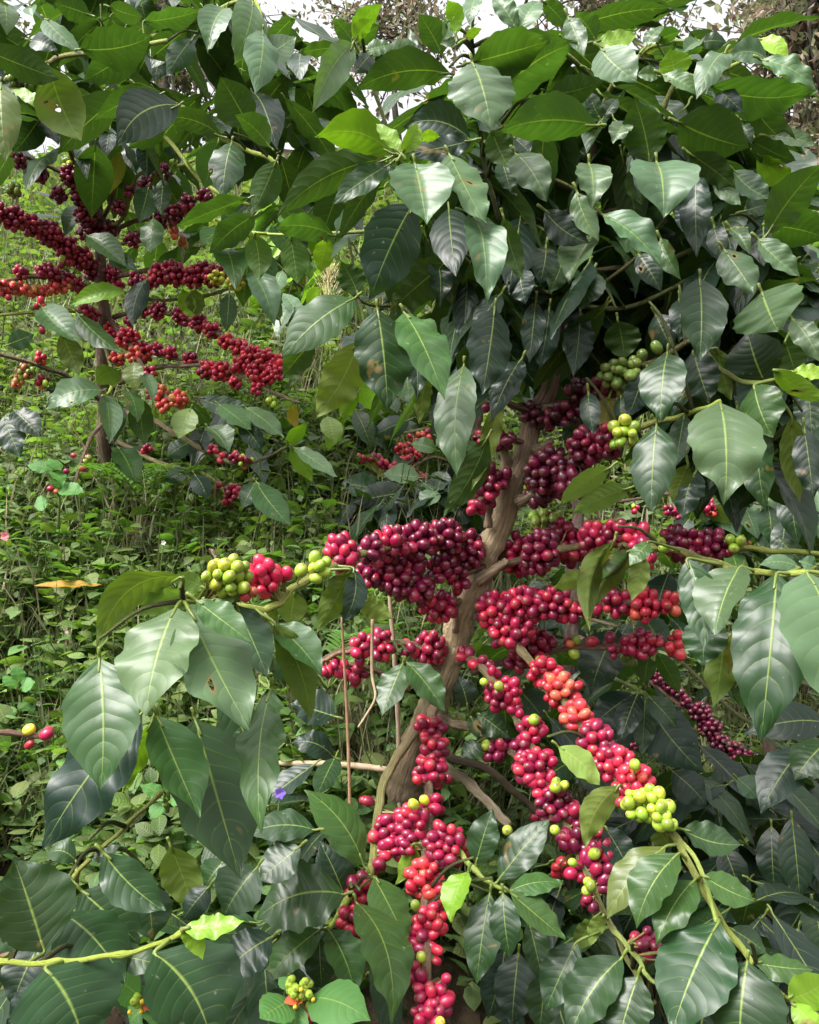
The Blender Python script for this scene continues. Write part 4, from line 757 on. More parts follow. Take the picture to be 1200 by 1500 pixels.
Cc.fill_leaves(14, 440, 1160, 60, 120, 1.0, 1.12, 'nd', size=(.07, .11), droop=.8)
Cc.finish(60)

# ------------------------------------------------------------------ the darker coffee tree behind on the right
D = Coffee('coffee_tree', P(838, 1130, 1.95), 'shaded coffee tree behind the lower right with navy leaves and a rope of dark cherries', 'coffee trees on the slope', hi=False, cr=.0068)
D.trunk([(832, 1150, 1.96), (836, 1050, 1.94), (838, 930, 1.92), (842, 820, 1.92), (850, 700, 1.92), (856, 560, 1.92)], [.023, .021, .020, .018, .013, .008], [(.13, .095, .075), (.16, .11, .09), (.15, .09, .075)], 10)
br = D.branch
br([(838, 930, 1.92), (900, 960, 1.90), (955, 1000, 1.88), (1005, 1040, 1.86), (1060, 1085, 1.83), (1110, 1125, 1.8), (1145, 1160, 1.78)], .0064, .0030, (.34, .21, .15), (.3, .22, .12))
br([(840, 990, 1.92), (920, 1050, 1.86), (990, 1110, 1.8), (1040, 1150, 1.72), (1100, 1210, 1.5), (1190, 1330, 1.3)], .0050, .0028, (.24, .17, .12), (.2, .2, .08))
br([(838, 960, 1.92), (880, 985, 1.3), (925, 1005, 1.18), (945, 1020, 1.14)], .0036, .0022, (.2, .17, .08), (.22, .28, .07))
br([(840, 900, 1.92), (960, 940, 1.7), (1100, 1060, 1.25), (1230, 1070, 1.14)], .0040, .0022, (.2, .15, .1), (.2, .25, .07))
br([(850, 740, 1.92), (940, 730, 1.9), (1020, 720, 1.88), (1120, 740, 1.86)], .0045, .0025, (.28, .17, .13))
br([(835, 1100, 1.95), (930, 1200, 1.6), (1060, 1290, 1.25), (1180, 1380, 1.15)], .0045, .0025, (.2, .15, .1), (.2, .22, .07))
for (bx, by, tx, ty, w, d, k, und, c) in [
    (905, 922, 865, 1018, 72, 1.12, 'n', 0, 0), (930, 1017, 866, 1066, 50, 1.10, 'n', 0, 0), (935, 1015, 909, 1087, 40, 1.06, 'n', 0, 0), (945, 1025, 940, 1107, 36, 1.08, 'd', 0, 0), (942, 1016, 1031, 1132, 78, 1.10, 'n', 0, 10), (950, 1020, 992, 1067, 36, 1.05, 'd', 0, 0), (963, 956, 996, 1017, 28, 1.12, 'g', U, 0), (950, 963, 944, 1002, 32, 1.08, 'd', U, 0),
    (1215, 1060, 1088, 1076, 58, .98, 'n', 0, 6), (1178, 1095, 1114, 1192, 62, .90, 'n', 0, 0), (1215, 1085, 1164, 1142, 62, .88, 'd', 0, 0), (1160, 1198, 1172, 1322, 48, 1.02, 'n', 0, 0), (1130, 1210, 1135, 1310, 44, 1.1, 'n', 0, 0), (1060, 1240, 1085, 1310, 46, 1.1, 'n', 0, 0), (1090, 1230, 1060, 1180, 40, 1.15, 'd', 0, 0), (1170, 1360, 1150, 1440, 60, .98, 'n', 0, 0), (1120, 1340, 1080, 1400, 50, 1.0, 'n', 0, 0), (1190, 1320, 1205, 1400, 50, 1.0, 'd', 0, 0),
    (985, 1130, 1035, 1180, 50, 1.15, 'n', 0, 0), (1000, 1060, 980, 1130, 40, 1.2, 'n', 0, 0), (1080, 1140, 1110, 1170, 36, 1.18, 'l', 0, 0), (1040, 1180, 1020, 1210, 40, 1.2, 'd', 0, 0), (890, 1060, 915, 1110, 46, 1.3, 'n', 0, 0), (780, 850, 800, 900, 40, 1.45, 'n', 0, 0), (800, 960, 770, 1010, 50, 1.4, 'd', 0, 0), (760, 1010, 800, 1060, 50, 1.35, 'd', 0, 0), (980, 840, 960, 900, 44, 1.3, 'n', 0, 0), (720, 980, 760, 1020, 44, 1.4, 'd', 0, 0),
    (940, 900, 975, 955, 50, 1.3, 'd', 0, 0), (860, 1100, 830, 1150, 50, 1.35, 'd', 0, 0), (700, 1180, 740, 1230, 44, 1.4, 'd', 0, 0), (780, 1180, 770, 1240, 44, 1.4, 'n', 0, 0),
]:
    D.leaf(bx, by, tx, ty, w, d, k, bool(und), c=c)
D.row([(950, 985), (985, 1010), (1030, 1050)], 11, 'dark'); D.row([(1025, 1045), (1055, 1085), (1095, 1115)], 17, 'dark'); D.row([(990, 1100), (1010, 1130)], 14, 'dark'); D.row([(1030, 1145), (1045, 1150)], 13, 'dgreen'); D.row([(1085, 1130), (1105, 1140)], 10, 'dgreen')
for x, y, r, p in ((1035, 740, 12, 'crim'), (980, 745, 8, 'wine'), (925, 975, 10, 'dark'), (930, 1090, 10, 'wine'), (1000, 1205, 9, 'dark'), (1060, 1195, 7, 'dark'), (930, 745, 8, 'mixed')): D.cluster(x, y, r, r, p)
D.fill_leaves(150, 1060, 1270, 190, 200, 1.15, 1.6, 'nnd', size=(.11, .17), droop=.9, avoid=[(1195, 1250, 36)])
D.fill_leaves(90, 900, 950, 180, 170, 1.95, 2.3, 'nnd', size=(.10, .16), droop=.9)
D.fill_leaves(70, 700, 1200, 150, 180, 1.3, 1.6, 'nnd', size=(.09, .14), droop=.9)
D.finish(60)
# ------------------------------------------------------------------ ground
_GY = np.array([-4, 0, .6, 1.1, 1.7, 2.5, 4, 8, 14, 22, 40, 90.])
_GZ = np.array([-2.0, -1.22, -.84, -.52, -.14, .24, 1.04, 3.25, 6.3, 8.2, 10., 14.0])
def ground(x, y):
    x = np.asarray(x, float); y = np.asarray(y, float)
    z = CAMZ + np.interp(y, _GY, _GZ)
    z = z + .03 * np.sin(x * 2.3 + y * 1.1) * np.clip(y, 0, 3) / 2 + .02 * np.sin(x * 5.1 - y * 3.7) + .012 * np.sin(x * 13 + 2) * np.sin(y * 11)
    z = z - 1.6 * np.clip(x - .05, 0, .7) * np.clip(y - .6, 0, 1) * np.clip((9 - y) / 5, 0, 1) - .12 * np.clip(-x - 3, 0, 8)
    return z
gx = np.concatenate([np.linspace(-60, -6, 19)[:-1], np.linspace(-6, 6, 161), np.linspace(6, 60, 19)[1:]])
gy = np.concatenate([np.linspace(-4, .4, 18)[:-1], np.linspace(.4, 6, 141), np.linspace(6, 90, 60)[1:]])
XX, YY = np.meshgrid(gx, gy); g = MB()
nx, ny = len(gx), len(gy); ii, jj = np.meshgrid(np.arange(ny - 1), np.arange(nx - 1), indexing='ij')
g.add(np.stack([XX.ravel(), YY.ravel(), ground(XX, YY).ravel()], 1), np.stack([ii * nx + jj, ii * nx + jj + 1, (ii + 1) * nx + jj + 1, (ii + 1) * nx + jj], -1).reshape(-1, 4))
tag(g.build('hillside_ground', SOIL), kind='structure')

# ------------------------------------------------------------------ undergrowth (uncountable weeds and grass)
rs = np.random.RandomState(3)
def weed_template(kind, rs):
    mb = MB(); h = 1.0
    nodes = rs.randint(5, 8); lean = rs.normal(size=2) * .16
    def st(t): return np.array([lean[0] * t * t, lean[1] * t * t, t])
    tube(mb, np.array([st(t) for t in np.linspace(0, 1, 5)]), [.012, .010, .006], 4, (.10, .15, .05), capend=False)
    for k in range(nodes):
        t = .08 + .92 * (k + rs.uniform(-.2, .2)) / (nodes - 1 + 1e-6); t = min(t, 1)
        b = st(t); az = k * 1.57 + rs.uniform(-.4, .4)
        for q in (0, math.pi) if t < .97 else (0, 2.1, 4.2):
            L = (.36 - .19 * t) * rs.uniform(.8, 1.25) * (1.15 if kind == 0 else .9)
            a = unit(np.array([math.cos(az + q), math.sin(az + q), rs.uniform(-.75, .7)]))
            c = np.array([.092, .165, .055]) * rs.uniform(.7, 1.3) * np.array([rs.uniform(.85, 1.3), 1, rs.uniform(.8, 1.1)])
            leaf_geo(mb, b + a * .06, b + a * (.06 + L), L * (.62 if kind == 0 else .34), np.array([a[0] * -.2, a[1] * -.2, 1]) + rs.normal(size=3) * .4, c, rs, .10, None, rs.uniform(.0, .35), .02, 4, 5, None)
    return mb
TPL = []
def tuft_template(rs):
    mb = MB()
    for k in range(34):
        q = rs.normal(size=3); q = q / np.linalg.norm(q) * rs.uniform(.3, 1) ** .5; q[2] = abs(q[2]) * .75 + .08; q[:2] *= .8
        a = unit(np.array([q[0], q[1], rs.uniform(-.2, .4)]) + rs.normal(size=3) * .3); L = rs.uniform(.13, .26)
        leaf_geo(mb, q, q + a * L, L * rs.uniform(.45, .8), np.array([a[0] * -.3, a[1] * -.3, 1]) + rs.normal(size=3) * .15, np.array([.080, .135, .048]) * rs.uniform(.65, 1.35) * np.array([rs.uniform(.85, 1.35), 1, 1]), rs, .08, None, rs.uniform(0, .3), .02, 2, 4, None)
    return mb
for k in range(20):
    m = weed_template(0 if k % 3 else 1, rs) if k < 16 else tuft_template(rs)
    TPL.append((np.concatenate(m.v), np.concatenate(m.q), np.concatenate(m.uv), np.concatenate(m.c)))
def scatter(name, mat_, spots, sizes, tints):
    V, Q, UVs, C, n = [], [], [], [], 0
    for (x, y), s, tn in zip(spots, sizes, tints):
        v, q, uv, c = TPL[rs.randint(len(TPL))]
        a = rs.uniform(0, 6.28); ca, sa = math.cos(a), math.sin(a); w = s * rs.uniform(.8, 1.5)
        vv = np.stack([(v[:, 0] * ca - v[:, 1] * sa) * w + x, (v[:, 0] * sa + v[:, 1] * ca) * w + y, v[:, 2] * s + ground(x, y) - .01], 1)
        V.append(vv); Q.append(q + n); UVs.append(uv); C.append(c * np.r_[tn, 1]); n += len(v)
    mb = MB(); mb.v, mb.q, mb.uv, mb.c, mb.n = V, Q, UVs, C, n
    o = mb.build(name, mat_); tag(o, kind='stuff'); return o
def spots_in(n, y0, y1, xf, pw=1.0):
    y = y0 + (y1 - y0) * rs.uniform(0, 1, n) ** pw
    return np.stack([rs.uniform(-1, 1, n) * (y * xf + .15), y], 1)
def patch(s):
    x, y = s[:, 0], s[:, 1]
    return .5 + .25 * np.sin(x * 7.1 + 2 * np.sin(y * 3.3)) * np.sin(y * 6.3 + 1.5 * np.sin(x * 4.1)) + .25 * np.sin(x * 17 + y * 11 + 2 * np.sin(x * 9))
def patch_tint(s, lo, hi):
    f = np.clip(patch(s) + rs.normal(size=len(s)) * .18, 0, 1)[:, None]
    return (np.array(lo) * (1 - f) + np.array(hi) * f) * rs.uniform(.75, 1.35, (len(s), 1))
S1 = spots_in(5600, 1.02, 2.5, .56)
S1 = S1[(S1[:, 0] < .08 + .10 * S1[:, 1])]
S1 = S1[patch(S1) > .26]; S1 = S1[~((S1[:, 0] > -.16) & (S1[:, 1] > 1.62) & (S1[:, 1] < 2.15))]
o = scatter('weeds', WEED, S1, rs.uniform(.045, .15, len(S1)), patch_tint(S1, (.8, .84, .85), (1.35, 1.2, 1.1)))
tag(o, 'low broad leaved weeds covering the slope between the coffee trees', 'weeds')
S2 = spots_in(6000, 2.0, 7.5, .60, 1.5); S2 = S2[patch(S2) > .25]; S2 = S2[~((S2[:, 0] > -.16) & (S2[:, 0] < .4) & (S2[:, 1] < 2.3))]
o = scatter('undergrowth', WEED, S2, rs.uniform(.75, 1.3, len(S2)) * (.045 + .035 * S2[:, 1]), patch_tint(S2, (.78, .72, .95), (1.3, 1.0, 1.2)))
tag(o, 'bright yellowish undergrowth higher up the slope behind the coffee trees', 'undergrowth')
# grass blades
nb = 22000
y = 1.15 + 5.85 * rs.uniform(0, 1, nb) ** 1.5; x = rs.uniform(-1, 1, nb) * (y * .58 + .1)
z = ground(x, y) - .01; hgt = rs.uniform(.08, .30, nb) * (.42 + .2 * y); az = rs.uniform(0, 6.28, nb); ln_ = rs.uniform(.1, .75, nb); wd = rs.uniform(.0012, .0030, nb) * (.4 + .45 * y)
V = []
for k, t in enumerate((0, .4, .75, 1.0)):
    bx_ = x + np.cos(az) * ln_ * hgt * t * t; by_ = y + np.sin(az) * ln_ * hgt * t * t; bz_ = z + hgt * (t - .28 * ln_ * t ** 3)
    w = wd * (1 - t ** 1.5) + .0002
    for sg in (-1, 1): V.append(np.stack([bx_ - np.sin(az) * w * sg, by_ + np.cos(az) * w * sg, bz_], 1))
V = np.stack(V, 1).reshape(-1, 3); o8 = np.arange(nb)[:, None] * 8
Q = np.concatenate([o8 + np.array([[2 * k, 2 * k + 1, 2 * k + 3, 2 * k + 2]]) for k in range(3)])
c = np.array([.155, .175, .075]) * rs.uniform(.6, 1.35, (nb, 1)) * np.where(rs.uniform(size=(nb, 1)) < .2, np.array([[2.1, 1.5, 2.2]]), 1.0)
g = MB(); g.add(V, Q, None, None, np.repeat(c, 8, axis=0)); o = g.build('grass', GRASS); tag(o, 'thin bright grass growing among the weeds on the slope', 'grass', kind='stuff')

ns = 2600; S3 = spots_in(ns, 1.0, 4.5, .56); g = MB()
for x_, y_ in S3:
    b_ = np.array([x_, y_, float(ground(x_, y_)) + rs.uniform(.004, .03)]); a_ = unit(rs.normal(size=3) * np.array([1, 1, .25])); L_ = rs.uniform(.015, .05)
    leaf_geo(g, b_, b_ + a_ * L_, L_ * rs.choice([.08, .12, .5]), np.array([0, 0, 1.]), np.array([.26, .19, .11]) * rs.uniform(.3, 1.25), rs, .1, None, .3, .04, 2, 3)
o = g.build('leaf_litter', DRY); tag(o, 'dry straw and dead leaf scraps scattered on the slope', 'leaf litter', kind='stuff')

# ------------------------------------------------------------------ other coffee bushes further off
def far_bush(label, base, trunk, branches, leaves_px, fills, rows, cr, hi=False):
    E = Coffee('coffee_tree', P(*base), label, 'coffee trees on the slope', hi=False, cr=cr)
    E.trunk(trunk[0], trunk[1], [(.2, .14, .10), (.24, .15, .11), (.16, .12, .08)], 8)
    for b in branches: E.branch(b, .006, .003, (.24, .16, .11), (.26, .26, .1))
    for (bx, by, tx, ty, w, d, k, und) in leaves_px: E.leaf(bx, by, tx, ty, w, d, k, bool(und))
    for r in rows: E.row(r[0], r[1], r[2])
    for f in fills: E.fill_leaves(*f[0], **f[1])
    E.finish(60); return E
far_bush('small coffee tree seen under the leaves, midway up the slope, with reddish clusters', (695, 770, 2.11), ([(695, 800, 2.11), (696, 700, 2.08), (700, 600, 2.05), (702, 520, 2.05)], [.022, .018, .012, .006]),
    [[(697, 700, 2.08), (640, 670, 1.98), (590, 690, 1.88), (560, 700, 1.85)], [(698, 660, 2.08), (640, 630, 1.98), (580, 635, 1.91)], [(697, 720, 2.08), (600, 730, 1.91), (520, 725, 1.85)], [(700, 640, 2.05), (720, 640, 1.91), (760, 650, 1.85)], [(698, 690, 2.05), (720, 720, 1.91)]],
    [(600, 720, 515, 735, 46, 1.78, 'n', 0), (610, 730, 560, 760, 40, 1.78, 'n', 0), (640, 715, 655, 690, 34, 1.78, 'd', 0), (615, 700, 560, 695, 34, 1.82, 'l', 0), (560, 690, 520, 670, 22, 1.85, 'p', U), (600, 615, 545, 640, 34, 1.85, 'n', 0), (520, 600, 545, 660, 30, 1.85, 'd', 0), (640, 650, 650, 600, 30, 1.88, 'n', 0), (560, 720, 500, 708, 40, 1.82, 'd', 0), (650, 740, 600, 770, 40, 1.78, 'd', 0), (640, 720, 620, 745, 30, 1.72, 'l', 0), (500, 610, 480, 660, 26, 1.72, 'y', U), (515, 560, 555, 605, 34, 1.72, 'y', U), (525, 575, 500, 620, 26, 1.72, 'y', U), (480, 610, 490, 650, 30, 1.65, 'p', 0), (690, 740, 660, 770, 36, 1.78, 'n', 0), (640, 660, 600, 650, 24, 1.85, 'g', 0), (640, 640, 665, 660, 24, 1.85, 'g', 0)],
    [((90, 600, 728, 110, 42, 1.72, 2.0), dict(kinds='nndd', size=(.09, .14))), ((70, 610, 720, 130, 60, 1.91, 2.18), dict(kinds='ndd', size=(.09, .14))), ((60, 640, 580, 130, 70, 1.98, 2.38), dict(kinds='ndgl', size=(.09, .14)))],
    [([(578, 688), (600, 672), (625, 655)], 11, 'red'), ([(600, 690), (615, 700)], 9, 'crim'), ([(530, 670), (555, 675)], 8, 'crim'), ([(640, 632), (650, 640)], 9, 'orange'), ([(590, 660), (620, 645)], 11, 'red'), ([(700, 640), (715, 660)], 9, 'crim'), ([(560, 680), (590, 695)], 9, 'crim'), ([(610, 655), (640, 645)], 9, 'mixed'), ([(600, 640), (620, 632)], 7, 'mixed')], .0072)
far_bush('coffee tree beyond the right edge of the central tree, mostly narrow grey green hanging leaves', (1130, 1330, 2.3), ([(1130, 1350, 2.3), (1128, 800, 2.28), (1125, 680, 2.26), (1120, 560, 2.25)], [.020, .017, .012, .006]),
    [[(1127, 760, 2.27), (1060, 740, 2.15), (1000, 750, 2.05)], [(1127, 720, 2.27), (1180, 700, 2.15), (1230, 720, 2.05)], [(1128, 800, 2.28), (1060, 815, 2.15), (1000, 840, 2.0)], [(1125, 690, 2.26), (1070, 680, 2.2), (1020, 690, 2.1)]],
    [(1125, 740, 1130, 800, 34, 2.0, 'd', 0), (1160, 700, 1170, 800, 42, 1.9, 'n', 0), (1185, 700, 1200, 790, 36, 1.95, 'l', 0), (1090, 740, 1110, 790, 30, 2.1, 'l', 0), (1040, 740, 1070, 770, 30, 2.1, 'p', U), (1010, 760, 990, 790, 30, 2.1, 'n', 0), (1060, 690, 1075, 745, 34, 2.1, 'd', 0), (1100, 700, 1110, 740, 30, 2.0, 'g', 0), (1140, 790, 1180, 830, 30, 1.9, 'd', 0), (1150, 760, 1140, 830, 34, 1.95, 'n', 0)],
    [((80, 1110, 740, 110, 70, 2.1, 2.6), dict(kinds='dngl', size=(.12, .2))), ((70, 1120, 580, 110, 130, 2.3, 2.9), dict(kinds='dngy', size=(.12, .2))), ((40, 1130, 400, 80, 60, 2.6, 3.2), dict(kinds='gyl', size=(.12, .2)))],
    [([(1030, 735), (1040, 745)], 11, 'red'), ([(1085, 790), (1095, 800)], 9, 'mixg'), ([(985, 750), (995, 752)], 8, 'crim')], .0072)
far_bush('sunlit coffee bush up the slope in the gap between the two crowns', (455, 560, 3.36), ([(455, 580, 3.36), (452, 480, 3.32), (450, 380, 3.28)], [.022, .016, .006]),
    [[(453, 500, 3.32), (420, 470, 3.20), (390, 480, 3.12)], [(452, 470, 3.32), (500, 440, 3.20), (530, 450, 3.12)], [(451, 430, 3.28), (420, 400, 3.20), (400, 380, 3.12)]],
    [(430, 440, 405, 495, 28, 2.72, 'l', 0), (415, 430, 445, 480, 24, 2.72, 'l', 0), (470, 420, 450, 450, 20, 2.88, 'y', U)],
    [((70, 445, 430, 70, 60, 3.04, 3.60), dict(kinds='glyg', size=(.14, .22))), ((70, 440, 300, 60, 60, 3.36, 3.84), dict(kinds='gyly', size=(.14, .22)))], [([(470, 480), (480, 490)], 6, 'mixed')], .0072)

# ------------------------------------------------------------------ shade trees on the crest, rusty thin foliage against the white sky
def shade_tree(label, px, d, top, crown, nlimb, leaves, tint, seed, leafsize=.12, trunk_r=.11):
    r = np.random.RandomState(seed); x0 = (px - 600) / F_PX * d; base = np.array([x0, d, float(ground(x0, d)) - .1])
    root = empty('shade_tree', base); tag(root, label, 'tree', 'shade trees on the crest')
    tp = P(px + r.uniform(-20, 20), top, d); tr = MB(); cr_ = MB()
    spine = catmull([base, base * .6 + tp * .4 + r.normal(size=3) * .12, base * .25 + tp * .75 + r.normal(size=3) * .15, tp], 6)
    BK = (.085, .068, .058)
    tube(tr, spine, np.linspace(trunk_r, trunk_r * .25, len(spine)), 9, BK, rough=.12, seed=seed)
    (cx, cy, rx, ry) = crown; tips = []
    for k in range(nlimb):
        q = r.normal(size=3); q /= np.linalg.norm(q); q *= r.uniform(.35, 1) ** .5
        tgt = P(cx + q[0] * rx, cy + q[2] * ry, d) + np.array([0, q[1] * rx * d / F_PX * .8, 0])
        s = spine[int(len(spine) * r.uniform(.45, .98))]
        m1 = s * .5 + tgt * .5 + np.array([0, 0, .18]) + r.normal(size=3) * .12
        limb = catmull([s, m1, tgt], 7); R0 = r.uniform(.026, .05) * trunk_r / .11
        tube(tr, limb, np.linspace(R0, .007, len(limb)), 6, BK, rough=.1, seed=seed + k)
        for w in range(5):
            st = limb[r.randint(4, len(limb))]; e = st + r.normal(size=3) * np.array([.42, .42, .28]); twig = catmull([st, (st + e) / 2 + r.normal(size=3) * .06, e], 4)
            tube(tr, twig, np.linspace(.009, .0035, len(twig)), 4, BK, seed=k); tips += [twig[i] for i in range(2, len(twig))]
    tips = np.array(tips); n = int(leaves * .62)
    p = tips[r.randint(len(tips), size=n)] + r.normal(size=(n, 3)) * .075
    a = r.normal(size=(n, 3)); a[:, 2] -= .5; a /= np.linalg.norm(a, axis=1)[:, None]
    s = np.cross(a, r.normal(size=(n, 3))); s /= np.linalg.norm(s, axis=1)[:, None]
    L = leafsize * r.uniform(.55, 1.3, (n, 1)); nn = np.cross(a, s)
    V = np.stack([p, p + a * L * .5 + s * L * .24 + nn * L * .06, p + a * L, p + a * L * .5 - s * L * .24 + nn * L * .06], 1).reshape(-1, 3)
    base_c = np.array(tint)[r.randint(len(tint), size=n)] * r.uniform(.65, 1.3, (n, 1))
    cr_.add(V, np.arange(n)[:, None] * 4 + np.array([[0, 1, 2, 3]]), None, None, np.repeat(base_c, 4, axis=0))
    tr.build('trunk', TREEBARK, root); cr_.build('crown', FARLEAF, root, smooth=False)
RUST = [(.29, .20, .14), (.25, .20, .12), (.30, .25, .18), (.22, .23, .12), (.17, .20, .09), (.19, .21, .10)]
shade_tree('dense rusty leaved shade tree at the upper right edge of the sky', 1205, 8.5, -60, (1210, 110, 90, 200), 34, 9000, RUST, 21)
shade_tree('thin shade tree whose dark twigs cross the white sky above the crown', 940, 10.5, -120, (900, 0, 150, 70), 24, 3600, RUST + [(.16, .18, .07)], 22, .11, .06)
shade_tree('sparse brownish shade tree behind the top of the crown, left of centre', 590, 11.0, -40, (570, 70, 100, 120), 24, 3600, RUST, 23, .11, .05)
shade_tree('low green and rust shade tree behind the right of the crown', 1130, 11.5, 200, (1110, 250, 130, 120), 24, 6500, RUST + [(.12, .17, .05), (.14, .18, .05)], 24)
shade_tree('olive shade tree far behind the left crown', 250, 12.0, -100, (240, 120, 240, 190), 34, 8000, [(.08, .12, .04), (.11, .14, .05), (.14, .12, .05)], 25)

# ------------------------------------------------------------------ single plants and pieces among the weeds
def on_ground(px, py, d): return P(px, py, d)
# dry stalks beside the trunk
def stalk(name, pts, r0, r1, c0, c1, label, cat, group=None):
    mb = MB(); c_ = catmull([P(*p) for p in pts], 8); tube(mb, c_, np.linspace(r0, r1, len(c_)), 7, c0, c1, .12, .18, .06, seed=9)
    o = mb.build(name, DRY, None, origin=c_[0]); tag(o, label, cat, group); return o
stalk('dry_stalk', [(514, 1250, .96), (513, 1188, .95), (510, 1080, .94), (505, 980, .93), (501, 905, .92)], .0022, .0015, (.36, .24, .13), (.26, .15, .09), 'straight orange brown dry stalk standing just left of the trunk', 'dry stalk')
stalk('dry_stalk', [(586, 1290, 1.10), (584, 1080, 1.08), (578, 960, 1.06), (571, 870, 1.05), (573, 770, 1.04)], .0036, .0022, (.36, .27, .19), (.34, .26, .18), 'pale grey brown stalk rising through the cherries behind the left branches', 'dry stalk')
stalk('dangling_root', [(546, 905, .94), (545, 985, .94), (550, 1020, .93), (538, 1045, .93), (525, 1065, .93)], .0020, .0011, (.26, .16, .10), (.42, .33, .22), 'thin crooked dry tendril dangling below the second left branch', 'tendril')
stalk('dry_branch', [(330, 1118, 1.20), (430, 1118, 1.12), (500, 1120, 1.10), (572, 1128, 1.09)], .0036, .0044, (.34, .24, .16), (.36, .27, .18), 'bare dry branch lying level against the foot of the trunk', 'dry branch')
# fallen yellow leaf
mb = MB(); leaf_px(mb, 50, 858, 150, 857, 18, 1.48, 'w', rs, False, dd=.03, tilt=58, c=4, fold=.5, arch=.05, wave=.015); mb.c = [a * np.array([1.15, .75, .6, 1]) for a in mb.c]
o = mb.build('fallen_leaf', LEAF, None, origin=P(100, 860, 1.48)); tag(o, 'fallen yellow leaf lying on the weeds at left', 'fallen leaf')
mb = MB(); leaf_px(mb, 430, 592, 437, 628, 17, 1.9, 'w', rs, True, c=3); mb.c = [a * np.array([1.3, .9, .5, 1]) for a in mb.c]
o = mb.build('withered_leaf', LEAF, None, origin=P(432, 610, 1.9)); tag(o, 'withered orange yellow leaf hanging in the gap below the left tree', 'fallen leaf')
for (x, y, x2, y2, w, d, lab) in ((306, 803, 318, 828, 12, 1.6, 'dark brown withered leaf standing among the weeds above the green cherries'), (92, 920, 100, 950, 12, 1.45, 'curled brown dead leaf deep among the weeds at left')):
    mb = MB(); leaf_px(mb, x, y, x2, y2, w, d, 'b', rs, False, fold=.7); mb.c = [a * np.array([.45, .32, .4, 1]) for a in mb.c]
    o = mb.build('dead_leaf', LEAF, None, origin=P(x, y, d)); tag(o, lab, 'dead leaf')
# little flowers
def flower(label, px, py, d, col, petals, size, group=None, stem=.10):
    root = empty('wild_flower', P(px, py, d) - np.array([0, 0, stem])); tag(root, label, 'flower', group)
    m = MB(); c_ = P(px, py, d); tube(m, catmull([c_ - np.array([.01, 0, stem]), c_ - np.array([.006, 0, stem * .5]), c_], 4), [.0014, .0011], 5, (.14, .2, .06)); m.build('stem', PLANT, root)
    for k in range(petals):
        a = k / petals * 6.283; v = np.array([math.cos(a), -.5, math.sin(a)]); m = MB()
        leaf_geo(m, c_, c_ + unit(v) * size, size * .8, np.array([0, -1, .3]), col, rs, .05, None, .1, .01, 4, 5); m.build('petal', PLANT, root)
flower('tiny violet flower among the low leaves left of the trunk foot', 411, 1161, .99, (.22, .12, .62), 5, .0085)
flower('tiny pink flower at the left edge among the weeds', 9, 785, 1.62, (.72, .22, .26), 5, .012)
for (x, y, d, lab) in ((70, 990, 1.35, 'white speck flower above the left cluster of big leaves'), (240, 795, 1.62, 'white speck flower left of the green cherries'), (58, 1030, 1.33, 'pale flower head nearest the lone red cherries')): flower(lab, x, y, d, (.75, .72, .66), 5, .006, 'white speck flowers in the weeds')
# wild poinsettia
def poinsettia(label, px, py, d, leaves, bracts, heads, stem_to):
    root = empty('wild_poinsettia', P(*stem_to)); tag(root, label, 'wildflower', 'wild poinsettias in the bottom corner')
    m = MB(); c_ = P(px, py, d); tube(m, catmull([P(*stem_to), (P(*stem_to) + c_) / 2 + np.array([.004, 0, 0]), c_], 5), [.0022, .0016], 7, (.22, .26, .08)); m.build('stem', PLANT, root)
    for (tx, ty, w, dd) in leaves:
        m = MB(); a = np.array([tx - px, ty - py], float); L = np.linalg.norm(a); a /= L
        leaf_px(m, px + a[0] * 14, py + a[1] * 14, tx, ty, w, d, 'g', rs, False, dd=dd, tilt=32, petiole=c_, fold=.06, wave=.008); m.c[0] = np.tile(np.array([.085, .21, .055, .6]), (len(m.c[0]), 1)); m.build('leaf', WEED, root)
    for (tx, ty, w) in bracts:
        m = MB(); leaf_px(m, px, py + 4, tx, ty, w, d - .006, 'g', rs, False, dd=-.004, tilt=20, wave=.0); m.c[0] = np.tile(np.array([.62, .10, .04, .3]), (len(m.c[0]), 1)); m.build('bract', PLANT, root)
    m = MB()
    for k in range(heads):
        q = np.clip(rs.normal(size=3), -1.3, 1.3) * np.array([.0062, .003, .0048]); add_cherry(m, c_ + q + np.array([0, -.006, .008]), np.array([q[0] * 40, -1, .4]), .0034, np.array([.34, .46, .05]) * rs.uniform(.8, 1.2), rs, False)
    for k in range(4):
        q = rs.normal(size=3) * np.array([.007, .002, .004]); add_cherry(m, c_ + q + np.array([0, -.011, .004]), np.array([0, -1, 0]), .0019, (.72, .48, .04), rs, False)
    m.build('flower_head', PLANT, root)
poinsettia('wild poinsettia with green bud head and small red bracts at the bottom', 440, 1458, .66, [(543, 1495, 66, -.03), (380, 1492, 50, -.03), (408, 1432, 20, .01), (430, 1540, 40, -.02)], [(416, 1468, 16), (436, 1472, 12)], 22, (442, 1580, .68))
poinsettia('second smaller wild poinsettia, red bracts half hidden under the broad dark leaves', 216, 1468, .64, [(165, 1430, 48, -.01), (225, 1505, 26, -.02), (190, 1500, 40, .0)], [(212, 1480, 11), (220, 1482, 10)], 4, (214, 1580, .66))
